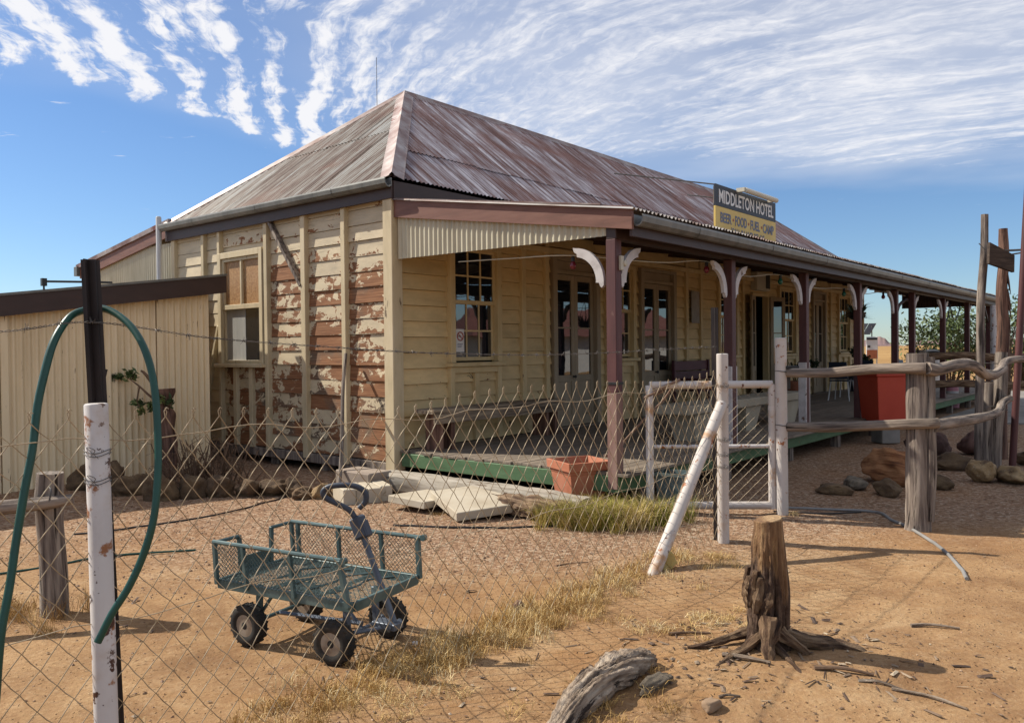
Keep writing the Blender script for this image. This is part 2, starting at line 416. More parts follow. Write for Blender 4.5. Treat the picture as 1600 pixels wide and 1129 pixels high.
W_GREY = [hexc('#463c38'), hexc('#756860'), hexc('#9a8c80'), hexc('#b4a698')]
MT = {
    'ground': ground_mat(),
    'board_end': weatherboard_mat('peeling_cream_boards', (.74, .61, .41), True, 1),
    'board_front': weatherboard_mat('cream_boards_warm_bounce', (.90, .665, .33), False, 0),  # yellower, brighter copy of the end paint: warm bounced light in the colour
    'cream_wood': mat('cream_painted_timber', [(.58, .475, .30), (.73, .60, .385), (.80, .67, .455)], 3, (2, 2, .6), bump=.2, bdist=.004, rough=.65,
                      spots=[(hexc('#6d5a45'), 5, .64, .05, (2, 2, .5))], var=.06),
    'cream_front': mat('cream_trim_warm_bounce', [(.72, .53, .26), (.84, .64, .335), (.90, .70, .39)], 3, (2, 2, .6), bump=.2, bdist=.004, rough=.6,  # trim colour carries the same warm bounced light
                       spots=[(hexc('#7a5236'), 5, .68, .03, (2, 2, .6))], var=.06),
    'door_wood': mat('putty_coloured_door_paint', [(.40, .31, .20), (.48, .38, .26)], 3, (2, 2, .6), bump=.15, bdist=.003, rough=.6, var=.05),
    'maroon': mat('maroon_painted_timber', [(.075, .024, .026), (.115, .036, .036), (.155, .058, .052)], 3, (4, 4, .5), rough=.55, bump=.25, bdist=.004,
                  spots=[(hexc('#8a6a60'), 4, .66, .06, (4, 4, .6))], var=.1),
    'faded': mat('faded_pinkish_timber', [(.20, .10, .085), (.30, .17, .14), (.36, .23, .19)], 3, (4, 4, .5), rough=.8, bump=.3, bdist=.004, var=.1),
    'barge': mat('red_brown_barge_paint', [(.17, .07, .045), (.23, .095, .065), (.28, .13, .09)], 3, (.7, .7, 5), rough=.55, bump=.15, bdist=.003, var=.05),
    'brown': mat('dark_brown_fascia_paint', [(.045, .023, .02), (.07, .036, .03)], 3, (1, 1, 3), rough=.5, bump=.1, var=.1),
    'white_wood': mat('white_painted_timber', [(.55, .50, .48), (.72, .67, .66), (.78, .74, .73)], 4, (2, 2, 2), rough=.65, bump=.2, bdist=.004,
                      spots=[(hexc('#7d6458'), 7, .62, .05)], var=.06),
    'cream_iron': mat('cream_corrugated_iron', [(.56, .50, .36), (.66, .60, .44), (.72, .66, .50)], 2.2, (3, 3, .8), rough=.45, bump=.1, bdist=.003,
                      spots=[(hexc('#8a6a4a'), 6, .67, .06, (3, 3, .5))], var=.04),
    'shed_iron': mat('dull_cream_corrugated_iron', [(.93, .745, .47), (1.07, .865, .56), (1.13, .93, .62)], 1.6, (3, 3, .6), rough=.5, bump=.1, bdist=.003,
                     spots=[(hexc('#7d5f3e'), 5, .64, .06, (3, 3, .4)), (hexc('#5c5046'), 20, .69, .03)], var=.05),
    'roof_front': roof_mat('rusty_iron_front', (.28, .225, .245), [(.065, .026, .024), (.17, .085, .075), (.44, .41, .46), (.80, .78, .84)],
                           [(.15, .05, .035), (.27, .12, .09)]),
    'roof_end': roof_mat('rusty_iron_end', (.37, .32, .27), [(.10, .055, .04), (.22, .15, .115), (.48, .46, .42), (.70, .71, .68)],
                         [(.22, .085, .055), (.40, .28, .21)], metal=.2),
    'roof_ver': roof_mat('rusty_iron_verandah', (.38, .34, .31), [(.1, .06, .05), (.25, .17, .14), (.5, .47, .45), (.6, .58, .55)],
                         [(.26, .12, .09), (.38, .28, .22)], metal=.2),
    'cap': mat('ridge_capping_iron', [(.20, .10, .08), (.30, .20, .18), (.42, .35, .33), (.56, .50, .48)], 2.4, (1, 1, 1), rough=.5, metal=.2, bump=.15, bdist=.004,
               spots=[(hexc('#7a3a2a'), 3, .60, .06)], contrast=(.36, .70)),
    'gutter': mat('grey_gutter_paint', [(.13, .13, .12), (.20, .20, .185), (.26, .25, .23)], 2, (3, 3, 1), rough=.42, metal=.1, bump=.1, bdist=.003, var=.08),
    'green_paint': mat('faded_green_paint', [(.085, .17, .075), (.115, .22, .10), (.15, .26, .13)], 3, (1, 1, 4), rough=.65, bump=.2, bdist=.004,
                       spots=[(hexc('#7a6a50'), 4, .66, .05, (1, 1, 3))], var=.05),
    'deck': mat('worn_floor_boards', [(.14, .11, .085), (.24, .19, .145), (.32, .26, .2)], 3, (.6, 8, 8), rough=.75, bump=.3, bdist=.004, var=.15),
    'greywood': mat('weathered_grey_timber', W_GREY, 2.4, (9, 9, .7), rough=.9, bump=.7, bdist=.012, contrast=(.32, .66),
                    spots=[(hexc('#3a2f28'), 2.2, .63, .04, (14, 14, .45))], var=.1),
    'rail_wood': mat('weathered_rail_timber', [hexc('#4f4339'), hexc('#80705f'), hexc('#a8957e'), hexc('#bba98f')], 2.4, (.7, 9, 9), rough=.9, bump=.7, bdist=.012, contrast=(.32, .66),
                     spots=[(hexc('#3a2f28'), 2.2, .63, .04, (.45, 14, 14))], var=.1),
    'redwood': mat('reddish_pole_timber', [hexc('#4a332a'), hexc('#7d5a4a'), hexc('#a07c68')], 2.4, (9, 9, .7), rough=.9, bump=.6, bdist=.012, contrast=(.32, .66), var=.1),
    'white_pipe': mat('white_painted_pipe', [(.60, .55, .53), (.74, .69, .67), (.78, .74, .72)], 3, (1, 1, 1), rough=.5, bump=.12, bdist=.003,
                      spots=[(hexc('#a0673c'), 11, .57, .06), (hexc('#4a2414'), 13, .60, .03), (hexc('#c9b3a0'), 3, .55, .2)], var=.04),
    'rust_pipe': mat('rust_streaked_white_pipe', [(.64, .56, .50), (.76, .70, .66)], 3, (1, 1, 1), rough=.55, bump=.15, bdist=.003,
                     spots=[(hexc('#c09060'), 3.2, .56, .14), (hexc('#a8622e'), 8, .62, .06), (hexc('#6a3518'), 16, .64, .04)], var=.04),
    'picket': mat('dark_star_picket_steel', [(.018, .014, .014), (.035, .026, .026), (.06, .042, .038)], 6, (1, 1, .5), rough=.5, metal=.3, bump=.15, bdist=.002),
    'wire': mat('rusty_fence_wire', [hexc('#8a7458'), hexc('#c0aa8a'), hexc('#d8c8ac')], 3, rough=.5, metal=.2, bump=0, coord='World', var=0),
    'grey_round': mat('weathered_round_timber', W_GREY, 2.4, (.7, 9, 9), rough=.9, bump=.8, bdist=.014, contrast=(.32, .66), coord='st',
                    spots=[(hexc('#352b24'), 2.4, .58, .05, (.5, 15, 15))], var=.1),
    'rail_round': mat('weathered_round_rail', [hexc('#473c36'), hexc('#786a60'), hexc('#9d8d7f'), hexc('#b7a798')], 2.4, (.8, 11, 11), rough=.9, bump=.8, bdist=.014, contrast=(.32, .66), coord='st',
                    spots=[(hexc('#352b24'), 2.4, .60, .05, (.5, 16, 16))], var=.1),
    'red_round': mat('reddish_round_timber', [hexc('#44302a'), hexc('#78584a'), hexc('#9c7867')], 2.4, (.8, 11, 11), rough=.9, bump=.7, bdist=.014, contrast=(.32, .66), coord='st', var=.1,
                    spots=[(hexc('#30221e'), 2.4, .6, .05, (.6, 15, 15))]),
    'bark': mat('dark_ragged_bark', [hexc('#2a1c15'), hexc('#5b4230'), hexc('#8f7358'), hexc('#a88c6e')], 3, (1.2, 12, 12), rough=.95, bump=1, bdist=.02, contrast=(.32, .66), coord='st', var=.15),
    'barb': mat('grey_barbed_wire', [hexc('#55504c'), hexc('#7f7a76')], 20, rough=.5, metal=.5, bump=0, var=0),
    'hose_green': mat('dark_green_hose', [(.006, .055, .04), (.011, .085, .062)], 5, rough=.35, bump=.05),
    'poly_grey': mat('grey_polythene_pipe', [(.26, .25, .24), (.38, .37, .36)], 4, rough=.55, bump=.1),
    'poly_black': mat('black_polythene_pipe', [(.015, .014, .014), (.035, .03, .03)], 4, rough=.5, bump=.1),
    'cart': mat('blue_green_cart_paint', [(.05, .095, .10), (.085, .145, .148), (.15, .215, .21)], 6, rough=.5, metal=.15, bump=.15, bdist=.002,
                spots=[(hexc('#6a4a35'), 14, .66, .05)], var=.05),
    'cart_grey': mat('blue_grey_cart_tube', [(.11, .13, .17), (.18, .21, .26)], 6, rough=.45, metal=.3, bump=.1, bdist=.002),
    'handle': mat('dark_blue_grey_plastic', [(.04, .05, .075), (.07, .085, .12)], 6, rough=.5, bump=.05),
    'tyre': mat('dusty_black_rubber', [(.012, .011, .010), (.03, .026, .022), (.10, .07, .045)], 7, rough=.85, bump=.3, bdist=.004, contrast=(.35, .72)),
    'rim': mat('dusty_cream_wheel_rim', [(.22, .15, .10), (.40, .32, .24), (.52, .46, .38)], 8, rough=.6, metal=.1, bump=.1, bdist=.002),
    'terracotta': mat('terracotta', [(.46, .15, .075), (.56, .20, .11), (.62, .26, .16)], 4, rough=.75, bump=.1, bdist=.003, var=.02),
    'soil': mat('dry_potting_soil', [(.06, .04, .03), (.12, .08, .055)], 20, rough=1, bump=.8),
    'paver': mat('cream_concrete_paver', [(.50, .42, .31), (.60, .52, .40), (.66, .59, .47)], 3, rough=.9, bump=.35, bdist=.004,
                 spots=[(hexc('#8a7458'), 4, .60, .1)], var=.06),
    'concrete': mat('grey_concrete', [(.22, .20, .18), (.32, .295, .265), (.38, .35, .32)], 2, rough=.9, bump=.3, bdist=.006),
    'stone_step': mat('pinkish_stone_step', [(.28, .22, .18), (.40, .32, .26), (.46, .38, .31)], 3, rough=.9, bump=.4, bdist=.006),
    'beam_white': mat('whitewashed_old_beam', [(.28, .23, .18), (.50, .44, .36), (.62, .56, .48)], 2.5, (1, 8, 8), rough=.9, bump=.5, bdist=.008,
                      spots=[(hexc('#6b5442'), 3, .60, .06, (.8, 6, 6))]),
    'rotten': mat('rotten_brown_log', [hexc('#2c1f18'), hexc('#5f4736'), hexc('#957a60'), hexc('#ab927a')], 2.6, (1, 9, 9), rough=.95, bump=.9, bdist=.02, contrast=(.32, .66), coord='st'),
    'drift': mat('grey_driftwood', [hexc('#4a3c32'), hexc('#8a7766'), hexc('#b09c88'), hexc('#c9b8a4')], 2.6, (1.6, 17, 17), rough=.95, bump=1.0, bdist=.02, contrast=(.32, .64), coord='st',
                 spots=[(hexc('#3a2c24'), 2.6, .57, .06, (1.1, 19, 19))]),
    'rock_tan': mat('tan_rounded_rock', [hexc('#7d644a'), hexc('#a1855f'), hexc('#b89d78')], 5, rough=.95, bump=.8, bdist=.03, var=.18,
                    spots=[(hexc('#664f3b'), 5, .54, .12), (hexc('#c7b79c'), 14, .62, .06)]),
    'rock_brown_and_shade': mat('brown_and_shaded_rock', [hexc('#4f3d2e'), hexc('#6e573f'), hexc('#8a7152')], 5, rough=.95, bump=.8, bdist=.03, var=.2),  # own brown of some rocks; also darkens the shed row for shade
    'rock_red': mat('banded_red_rock', [hexc('#5f3a26'), hexc('#9a6440'), hexc('#c08a5e'), hexc('#a06b48')], 2.2, (1.5, 1.5, 10), rough=.9, bump=.6, bdist=.02, var=.1),
    'rock_dark': mat('dark_purplish_rock', [hexc('#3c2824'), hexc('#5d413a'), hexc('#7a5b50')], 4, rough=.9, bump=.6, bdist=.02, var=.2),
    'rock_grey': mat('grey_brown_slate', [hexc('#4d4439'), hexc('#75695a'), hexc('#94866f')], 4, (1, 6, 6), rough=.9, bump=.6, bdist=.01, var=.15),
    'leaf': blade_mat('shrub_leaves', [(0, (.035, .06, .015)), (.5, (.09, .14, .035)), (1, (.24, .28, .085))]),
    'leaf_dark': blade_mat('potted_plant_leaves', [(0, (.012, .026, .008)), (1, (.05, .09, .025))]),
    'straw': blade_mat('dry_straw', [(0, hexc('#a57c42')), (.4, hexc('#d0a862')), (.8, hexc('#ecca86')), (1, hexc('#f6e3b4'))]),
    'green_grass': blade_mat('half_green_grass', [(0, hexc('#7f8230')), (.35, hexc('#aaa245')), (.65, hexc('#cfb25c')), (1, hexc('#e8d090'))]),
    'twig': mat('dry_twigs', [hexc('#5a4433'), hexc('#8d715a')], 6, rough=.9, bump=.2),
    'debris': blade_mat('ground_litter', [(0, hexc('#3c2a20')), (.5, hexc('#6d5340')), (.8, hexc('#9a836b')), (1, hexc('#c9b79c'))]),
    'pebble': blade_mat('pebbles', [(0, hexc('#5a4031')), (.35, hexc('#8d674c')), (.7, hexc('#b58c6a')), (1, hexc('#dcc3a6'))]),
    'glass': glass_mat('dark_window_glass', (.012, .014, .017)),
    'amber': mat('amber_ripple_glass', [(.34, .16, .05), (.50, .26, .095), (.64, .38, .17)], 30, rough=.55, bump=.4, bdist=.004, ior=1.5),
    'curtain': mat('pale_curtain', [(.42, .42, .40), (.56, .56, .54)], 3, (1, 6, .6), rough=.4, bump=.2),
    'dark': mat('interior_shade', [(.02, .016, .013), (.035, .028, .022)], 3, rough=.9, bump=0),  # near black: shade in the rooms and under the floor, as colour
    'red_plastic': mat('faded_red_plastic', [(.62, .06, .03), (.74, .09, .045)], 2, rough=.45, bump=.05, var=.02),
    'blue_plastic': mat('dark_blue_plastic', [(.028, .04, .075), (.04, .06, .105)], 3, rough=.4, bump=.03),
    'navy': mat('navy_sign_paint', [(.016, .019, .033), (.028, .032, .05)], 3, rough=.5, bump=.05, var=0),
    'sign_yellow': mat('yellow_sign_paint', [(.80, .55, .13), (.92, .66, .19)], 2, rough=.5, bump=.05, var=0),
    'sign_white': mat('white_lettering', [(.9, .88, .86), (.98, .96, .94)], 4, rough=.5, bump=0, var=0),
    'sign_blue': mat('grey_blue_lettering', [(.13, .15, .24), (.19, .21, .30)], 6, rough=.5, bump=0, var=0),
    'red_dot': mat('red_sign_paint', [(.45, .06, .03), (.5, .09, .05)], 6, rough=.5, bump=0, var=0),
    'house_red': mat('faded_red_iron_roof', [(.20, .07, .055), (.27, .11, .09)], 2, rough=.6, bump=0),
    'tube': mat('cream_lamp_casing', [(.66, .60, .47), (.74, .69, .56)], 3, rough=.4, bump=.05),
    'bulb_red': glass_mat('red_painted_bulb', (.14, .012, .022), .15, 1.5),
    'bulb_green': glass_mat('green_painted_bulb', (.01, .09, .055), .15, 1.5),
    'black': mat('black_plastic', [(.012, .012, .013), (.02, .02, .022)], 5, rough=.45, bump=.05),
    'rope': mat('pinkish_frayed_rope', [hexc('#86695a'), hexc('#b59886')], 40, rough=.95, bump=.6),
    'orange': mat('orange_paint', [(.38, .11, .045), (.50, .17, .07)], 6, rough=.6, bump=.1),
    'yellow_rag': mat('yellow_plastic_scrap', [(.55, .38, .10), (.66, .50, .18)], 5, rough=.5, bump=.2),
    'tub': mat('grey_blue_tub', [(.15, .20, .20), (.22, .28, .275)], 4, rough=.3, bump=.05),
    'maroon_seat': mat('maroon_bench_paint', [(.09, .022, .032), (.14, .035, .05)], 3, (1, 5, 5), rough=.5, bump=.15),
    'table_stone': mat('cream_concrete_table', [(.40, .35, .26), (.50, .45, .35)], 3, rough=.85, bump=.2),
    'paper': mat('faded_paper', [(.40, .37, .34), (.55, .52, .48)], 9, rough=.8, bump=0),
    'pink': mat('pink_plastic', [(.55, .20, .26), (.66, .30, .36)], 4, rough=.5, bump=0),
    'white_metal': mat('white_enamel', [(.62, .62, .62), (.72, .72, .72)], 4, rough=.4, bump=0),
    'panel': mat('solar_cells', [(.03, .032, .04), (.06, .06, .07)], 6, rough=.2, bump=0),
    'hill': mat('red_brown_hills', [hexc('#6f5a5c'), hexc('#8b7070'), hexc('#977c74')], .004, (1, 1, 3), rough=1, bump=0, coord='World', var=0),
    'plaque': mat('dark_sign_plank', [hexc('#2f2621'), hexc('#4a3c33'), hexc('#66564a')], 2.4, (.7, 8, 8), rough=.85, bump=.4, bdist=.006),
}


def stump_mat():
    m, n, b = new_mat('stump_wood_and_bark')
    v = coords(n, 'Object', False)
    x, y, z = n.xyz(v)
    ang = n.math('ARCTAN2', y, x)
    g = n.noise(n.comb(n.math('MULTIPLY', x, 30), n.math('MULTIPLY', y, 30), n.math('MULTIPLY', z, 2.6)), 1, 8, .68, .5)
    rough = n.noise(v, 16, 7, .7)
    wood = n.ramp(g, [(.3, hexc('#4f3523')), (.5, hexc('#8a6644')), (.7, hexc('#bd9b70'))])
    bark = n.ramp(n.math('ADD', n.math('MULTIPLY', g, .5), n.math('MULTIPLY', rough, .5)), [(.34, hexc('#1f1511')), (.50, hexc('#523b2b')), (.66, hexc('#8f7560'))])
    k = n.math('ADD', n.noise(n.comb(n.math('MULTIPLY', x, 9), n.math('MULTIPLY', y, 9), n.math('MULTIPLY', z, 1.6)), 1, 5, .6, .3),
               n.math('ADD', n.smooth(z, .66, .35, -.16, .05), n.smooth(n.math('ADD', x, n.math('MULTIPLY', y, .3)), -.07, .06, .14, -.06)))
    col = n.mix(n.smooth(k, .47, .55), wood, bark)
    rad = n.vmath('LENGTH', n.comb(x, y))
    rings = n.ramp(n.noise(n.comb(n.math('MULTIPLY', rad, 60), 0, 0), 1, 3), [(.3, hexc('#8a6845')), (.7, hexc('#cfae84'))])
    top = n.smooth(z, .748, .751)
    col = n.mix(top, col, rings)
    n.put(b.inputs['Base Color'], col)
    b.inputs['Roughness'].default_value = .9
    bp = n.node('ShaderNodeBump')
    bp.inputs['Strength'].default_value = .9
    bp.inputs['Distance'].default_value = .02
    n.put(bp.inputs['Height'], n.math('ADD', g, n.math('MULTIPLY', rough, .6)))
    n.put(b.inputs['Normal'], bp.outputs[0])
    return m


MT['stump'] = stump_mat()

# ------------------------------------------------------------------ mesh builders
def frame_from(d, up=(0, 0, 1)):
    d = Vector(d).normalized()
    u = Vector(up)
    if abs(d.dot(u)) > .97:
        u = Vector((1, 0, 0))
    s = d.cross(u).normalized()
    t = s.cross(d).normalized()
    return d, s, t


class MB:
    def __init__(s):
        s.v, s.f, s.m, s.st, s.tone = [], [], [], {}, {}
        s.mi = 0

    def add(s, vs, fs):
        o = len(s.v)
        s.v.extend(tuple(p) for p in vs)
        s.f.extend(tuple(i + o for i in f) for f in fs)
        s.m.extend([s.mi] * len(fs))
        return o

    def hexa(s, p):
        return s.add(p, [(0, 3, 2, 1), (4, 5, 6, 7), (0, 1, 5, 4), (1, 2, 6, 5), (2, 3, 7, 6), (3, 0, 4, 7)])

    def box(s, x0, x1, y0, y1, z0, z1, ch=0.0):
        if ch <= 0:
            s.hexa([(x0, y0, z0), (x1, y0, z0), (x1, y1, z0), (x0, y1, z0), (x0, y0, z1), (x1, y0, z1), (x1, y1, z1), (x0, y1, z1)])
        else:
            s.cbox(Vector(((x0 + x1) / 2, (y0 + y1) / 2, (z0 + z1) / 2)), (1, 0, 0), (0, 1, 0), (0, 0, 1), abs(x1 - x0) / 2, abs(y1 - y0) / 2, abs(z1 - z0) / 2, ch)
        return s

    def cbox(s, c, ax, ay, az, hx, hy, hz, ch):
        """box with chamfered edges"""
        c, ax, ay, az = Vector(c), Vector(ax), Vector(ay), Vector(az)
        ch = min(ch, hx * .45, hy * .45, hz * .45)
        idx = {}
        vs = []
        for sx in (-1, 1):
            for sy in (-1, 1):
                for sz in (-1, 1):
                    for k in range(3):
                        a = [hx, hy, hz]
                        a = [q if i == k else q - ch for i, q in enumerate(a)]
                        idx[(sx, sy, sz, k)] = len(vs)
                        vs.append(c + ax * (sx * a[0]) + ay * (sy * a[1]) + az * (sz * a[2]))
        fs = []
        for k in range(3):
            i, j = [(1, 2), (2, 0), (0, 1)][k]
            for sg in (-1, 1):
                q = []
                for (p, r) in ((-1, -1), (1, -1), (1, 1), (-1, 1)):
                    t = [0, 0, 0]
                    t[k] = sg
                    t[i] = p
                    t[j] = r
                    q.append(idx[(*t, k)])
                fs.append(tuple(q if sg > 0 else q[::-1]))
        for k in range(3):
            i, j = [(1, 2), (2, 0), (0, 1)][k]
            for p in (-1, 1):
                for r in (-1, 1):
                    t0 = [0, 0, 0]
                    t0[k], t0[i], t0[j] = -1, p, r
                    t1 = list(t0)
                    t1[k] = 1
                    q = (idx[(*t0, i)], idx[(*t1, i)], idx[(*t1, j)], idx[(*t0, j)])
                    fs.append(q if p * r > 0 else q[::-1])
        for sx in (-1, 1):
            for sy in (-1, 1):
                for sz in (-1, 1):
                    q = tuple(idx[(sx, sy, sz, k)] for k in range(3))
                    fs.append(q if sx * sy * sz > 0 else q[::-1])
        s.add(vs, fs)
        return s

    def beam(s, a, b, w, h, up=(0, 0, 1), ch=.004):
        a, b = Vector(a), Vector(b)
        d, sd, t = frame_from(b - a, up)
        s.cbox((a + b) / 2, d, sd, t, (b - a).length / 2, w / 2, h / 2, ch)
        return s

    def tube(s, pts, r, n=8, cap=True, fn=None, closed=False):
        pts = [Vector(p) for p in pts]
        rs = r if isinstance(r, (list, tuple)) else [r] * len(pts)
        N = len(pts)
        prev = None
        vs, sts, ln = [], [], random.uniform(0, 9)
        for i, p in enumerate(pts):
            ln += (p - pts[i - 1]).length if i else 0
            if closed:
                d = pts[(i + 1) % N] - pts[i - 1]
            else:
                d = pts[min(i + 1, N - 1)] - pts[max(i - 1, 0)]
            d = d.normalized() if d.length > 1e-9 else Vector((0, 0, 1))
            if prev is None:
                u = frame_from(d)[1]
            else:
                u = (prev - d * prev.dot(d))
                u = u.normalized() if u.length > 1e-6 else frame_from(d)[1]
            w = d.cross(u)
            prev = u
            for k in range(n):
                a = 2 * math.pi * k / n
                rr = rs[i] * (fn(i / max(N - 1, 1), a, i, k) if fn else 1)
                vs.append(p + u * (math.cos(a) * rr) + w * (math.sin(a) * rr))
                sts.append((ln, math.cos(a) * rs[i], math.sin(a) * rs[i]))
        fs = []
        for i in range(N if closed else N - 1):
            for k in range(n):
                a, b_ = i * n + k, i * n + (k + 1) % n
                c, d_ = ((i + 1) % N) * n + (k + 1) % n, ((i + 1) % N) * n + k
                fs.append((a, b_, c, d_))
        if cap and not closed:
            fs.append(tuple(range(n))[::-1])
            fs.append(tuple((N - 1) * n + k for k in range(n)))
        o = s.add(vs, fs)
        for k, q in enumerate(sts):
            s.st[o + k] = q
        return s

    def lathe(s, prof, c=(0, 0, 0), axis=(0, 0, 1), n=24, cap=True, fn=None):
        """prof: (radius, height along axis)"""
        c = Vector(c)
        d, u, w = frame_from(axis)
        w = d.cross(u)
        vs = []
        for j, (r, h) in enumerate(prof):
            for k in range(n):
                a = 2 * math.pi * k / n
                rr = r * (fn(a, h, j) if fn else 1)
                vs.append(c + d * h + u * (math.cos(a) * rr) + w * (math.sin(a) * rr))
        fs = []
        for j in range(len(prof) - 1):
            for k in range(n):
                fs.append((j * n + k, j * n + (k + 1) % n, (j + 1) * n + (k + 1) % n, (j + 1) * n + k))
        if cap:
            fs.append(tuple(range(n))[::-1])
            fs.append(tuple((len(prof) - 1) * n + k for k in range(n)))
        s.add(vs, fs)
        return s

    def prism(s, poly, f0, f1):
        """poly of 2D points mapped through f0/f1 (2D -> 3D) as the two faces"""
        n = len(poly)
        vs = [f0(*p) for p in poly] + [f1(*p) for p in poly]
        fs = [tuple(range(n))[::-1], tuple(range(n, 2 * n))]
        for i in range(n):
            j = (i + 1) % n
            fs.append((i, j, n + j, n + i))
        s.add(vs, fs)
        return s

    def build(s, name, m, parent=None, smooth=False, kind=None, label=None, loc=None):
        me = bpy.data.meshes.new(name)
        me.from_pydata(s.v, [], s.f)
        for mm in (m if isinstance(m, (list, tuple)) else [m]):
            me.materials.append(MT[mm])
        if isinstance(m, (list, tuple)):
            me.polygons.foreach_set('material_index', s.m)
        if smooth:
            me.polygons.foreach_set('use_smooth', [True] * len(me.polygons))
            if smooth == 'auto':
                me.set_sharp_from_angle(angle=R(38))
        if s.st:
            at = me.attributes.new('st', 'FLOAT_VECTOR', 'POINT')
            buf = np.zeros((len(s.v), 3), np.float32)
            for i, q in s.st.items():
                buf[i, :len(q)] = q
            at.data.foreach_set('vector', buf.ravel())
        if s.tone:
            at = me.attributes.new('tone', 'FLOAT', 'POINT')
            buf = np.zeros(len(s.v), np.float32)
            for i, q in s.tone.items():
                buf[i] = q
            at.data.foreach_set('value', buf)
        me.update()
        o = bpy.data.objects.new(name, me)
        COL.objects.link(o)
        if parent:
            o.parent = parent
        if kind:
            o['kind'] = kind
        if label:
            o['label'] = label
        if loc:
            o.location = loc
        return o


def thing(name, label, cat, loc=(0, 0, 0), rz=0.0, group=None):
    o = bpy.data.objects.new(name, None)
    o.empty_display_size = .1
    COL.objects.link(o)
    o.location = loc
    o.rotation_euler = (0, 0, rz)
    return tag(o, label, cat, group)


def tag(o, label, cat, group=None):
    o['label'] = label
    o['category'] = cat
    if group:
        o['group'] = group
    return o


def kids(o):
    return [c for c in bpy.data.objects if c.parent == o]


def dup(o, parent=None):
    c = o.copy()
    COL.objects.link(c)
    if parent:
        c.parent = parent
    for k in kids(o):
        dup(k, c)
    return c


def blades_object(name, m, base, h, lean, width, tone, parent=None, kind='stuff', droop=.5):
    """many grass blades in one mesh; base Nx3, per blade height, lean vector (Nx2), width, tone"""
    N = len(base)
    az = rng.uniform(0, 2 * math.pi, N)
    side = np.stack([np.cos(az), np.sin(az), np.zeros(N)], 1) * (width / 2)[:, None]
    l3 = np.concatenate([lean, np.zeros((N, 1))], 1)
    mid = base + l3 * .35 + np.stack([np.zeros(N), np.zeros(N), h * .6], 1)
    tip = base + l3 + np.stack([np.zeros(N), np.zeros(N), h * (1 - droop * np.clip(np.linalg.norm(lean, axis=1) / np.maximum(h, 1e-3), 0, 1) * .5)], 1)
    v = np.stack([base - side, base + side, mid - side * .75, mid + side * .75, tip], 1).reshape(-1, 3)
    i = np.arange(N)[:, None] * 5
    quads = (i + np.array([[0, 1, 3, 2]]))
    tris = (i + np.array([[2, 3, 4]]))
    fs = [tuple(q) for q in quads.tolist()] + [tuple(q) for q in tris.tolist()]
    return raw_object(name, m, v, fs, np.repeat(tone, 5), parent, kind)


def raw_object(name, m, v, fs, tone=None, parent=None, kind=None):
    me = bpy.data.meshes.new(name)
    me.from_pydata(np.asarray(v).tolist(), [], fs)
    me.materials.append(MT[m])
    if tone is not None:
        at = me.attributes.new('tone', 'FLOAT', 'POINT')
        at.data.foreach_set('value', np.asarray(tone, np.float32))
    me.update()
    o = bpy.data.objects.new(name, me)
    COL.objects.link(o)
    if parent:
        o.parent = parent
    if kind:
        o['kind'] = kind
    return o


def sstep(a, b, x):
    t = min(max((x - a) / (b - a), 0), 1)
    return t * t * (3 - 2 * t)


def gh(x, y):
    """ground height"""
    d = math.hypot(x, y)
    k = 1 - sstep(25, 60, d)
    h = .05 * math.exp(-((x - 1.29) ** 2 + (y - 4.18) ** 2) / .22)
    h += .035 * math.exp(-((x - 1.2) ** 2 + (y - 5.9) ** 2) / .3)
    h += (noise.noise((x * .6, y * .6, 1.7)) * .022 + noise.noise((x * 2.3, y * 2.3, 4.1)) * .014 + noise.noise((x * 6.5, y * 6.5, 9.1)) * .008 + noise.noise((x * 15, y * 15, 2.1)) * .0035) * sstep(1.2, 3, d)
    return h * k


def catmull(pts, per=8):
    P = [Vector(p) for p in pts]
    P = [P[0] * 2 - P[1]] + P + [P[-1] * 2 - P[-2]]
    out = []
    for i in range(1, len(P) - 2):
        for k in range(per):
            t = k / per
            a, b, c, d = P[i - 1], P[i], P[i + 1], P[i + 2]
            out.append(.5 * ((2 * b) + (c - a) * t + (2 * a - 5 * b + 4 * c - d) * t * t + (3 * b - a - 3 * c + d) * t ** 3))
    out.append(P[-2])
    return out


def rock(name, m, c, size, seed, label=None, cat='rock', group=None, rough=.22, rz=0.0, sub=4, tilt=0.0, boxy=0.0):
    import bmesh
    bm = bmesh.new()
    bmesh.ops.create_icosphere(bm, subdivisions=sub, radius=1.0)
    sx, sy, sz = size
    rr = random.Random(int(seed * 1000))
    cuts = []
    for _ in range(9):
        d = Vector((rr.gauss(0, 1), rr.gauss(0, 1), rr.gauss(.2, .8))).normalized()
        cuts.append((d, rr.uniform(.62, .88)))
    for v in bm.verts:
        p = v.co.copy()
        for d, w in cuts:
            e = p.dot(d) - w
            if e > 0:
                p -= d * e * .88
        if boxy:
            q = Vector([math.copysign(abs(a) ** (1 - boxy), a) for a in p])
            p = q
        k = 1 + rough * noise.noise(p * 1.1 + Vector((seed, 0, 0))) + rough * .5 * noise.noise(p * 2.6 + Vector((0, seed, 0))) + rough * .25 * noise.noise(p * 7 + Vector((0, 0, seed))) + rough * .7 * (.35 - abs(noise.noise(p * 1.9 + Vector((seed, seed, 0))))) + rough * .25 * (.3 - abs(noise.noise(p * 4.3 + Vector((0, seed, seed)))))
        v.co = Vector((p.x * sx * k, p.y * sy * k, p.z * sz * k))
    me = bpy.data.meshes.new(name)
    bm.to_mesh(me)
    bm.free()
    me.materials.append(MT[m])
    me.polygons.foreach_set('use_smooth', [True] * len(me.polygons))
    o = bpy.data.objects.new(name, me)
    COL.objects.link(o)
    o.location = c
    o.rotation_euler = (tilt, 0, rz)
    if label:
        tag(o, label, cat, group)
    return o


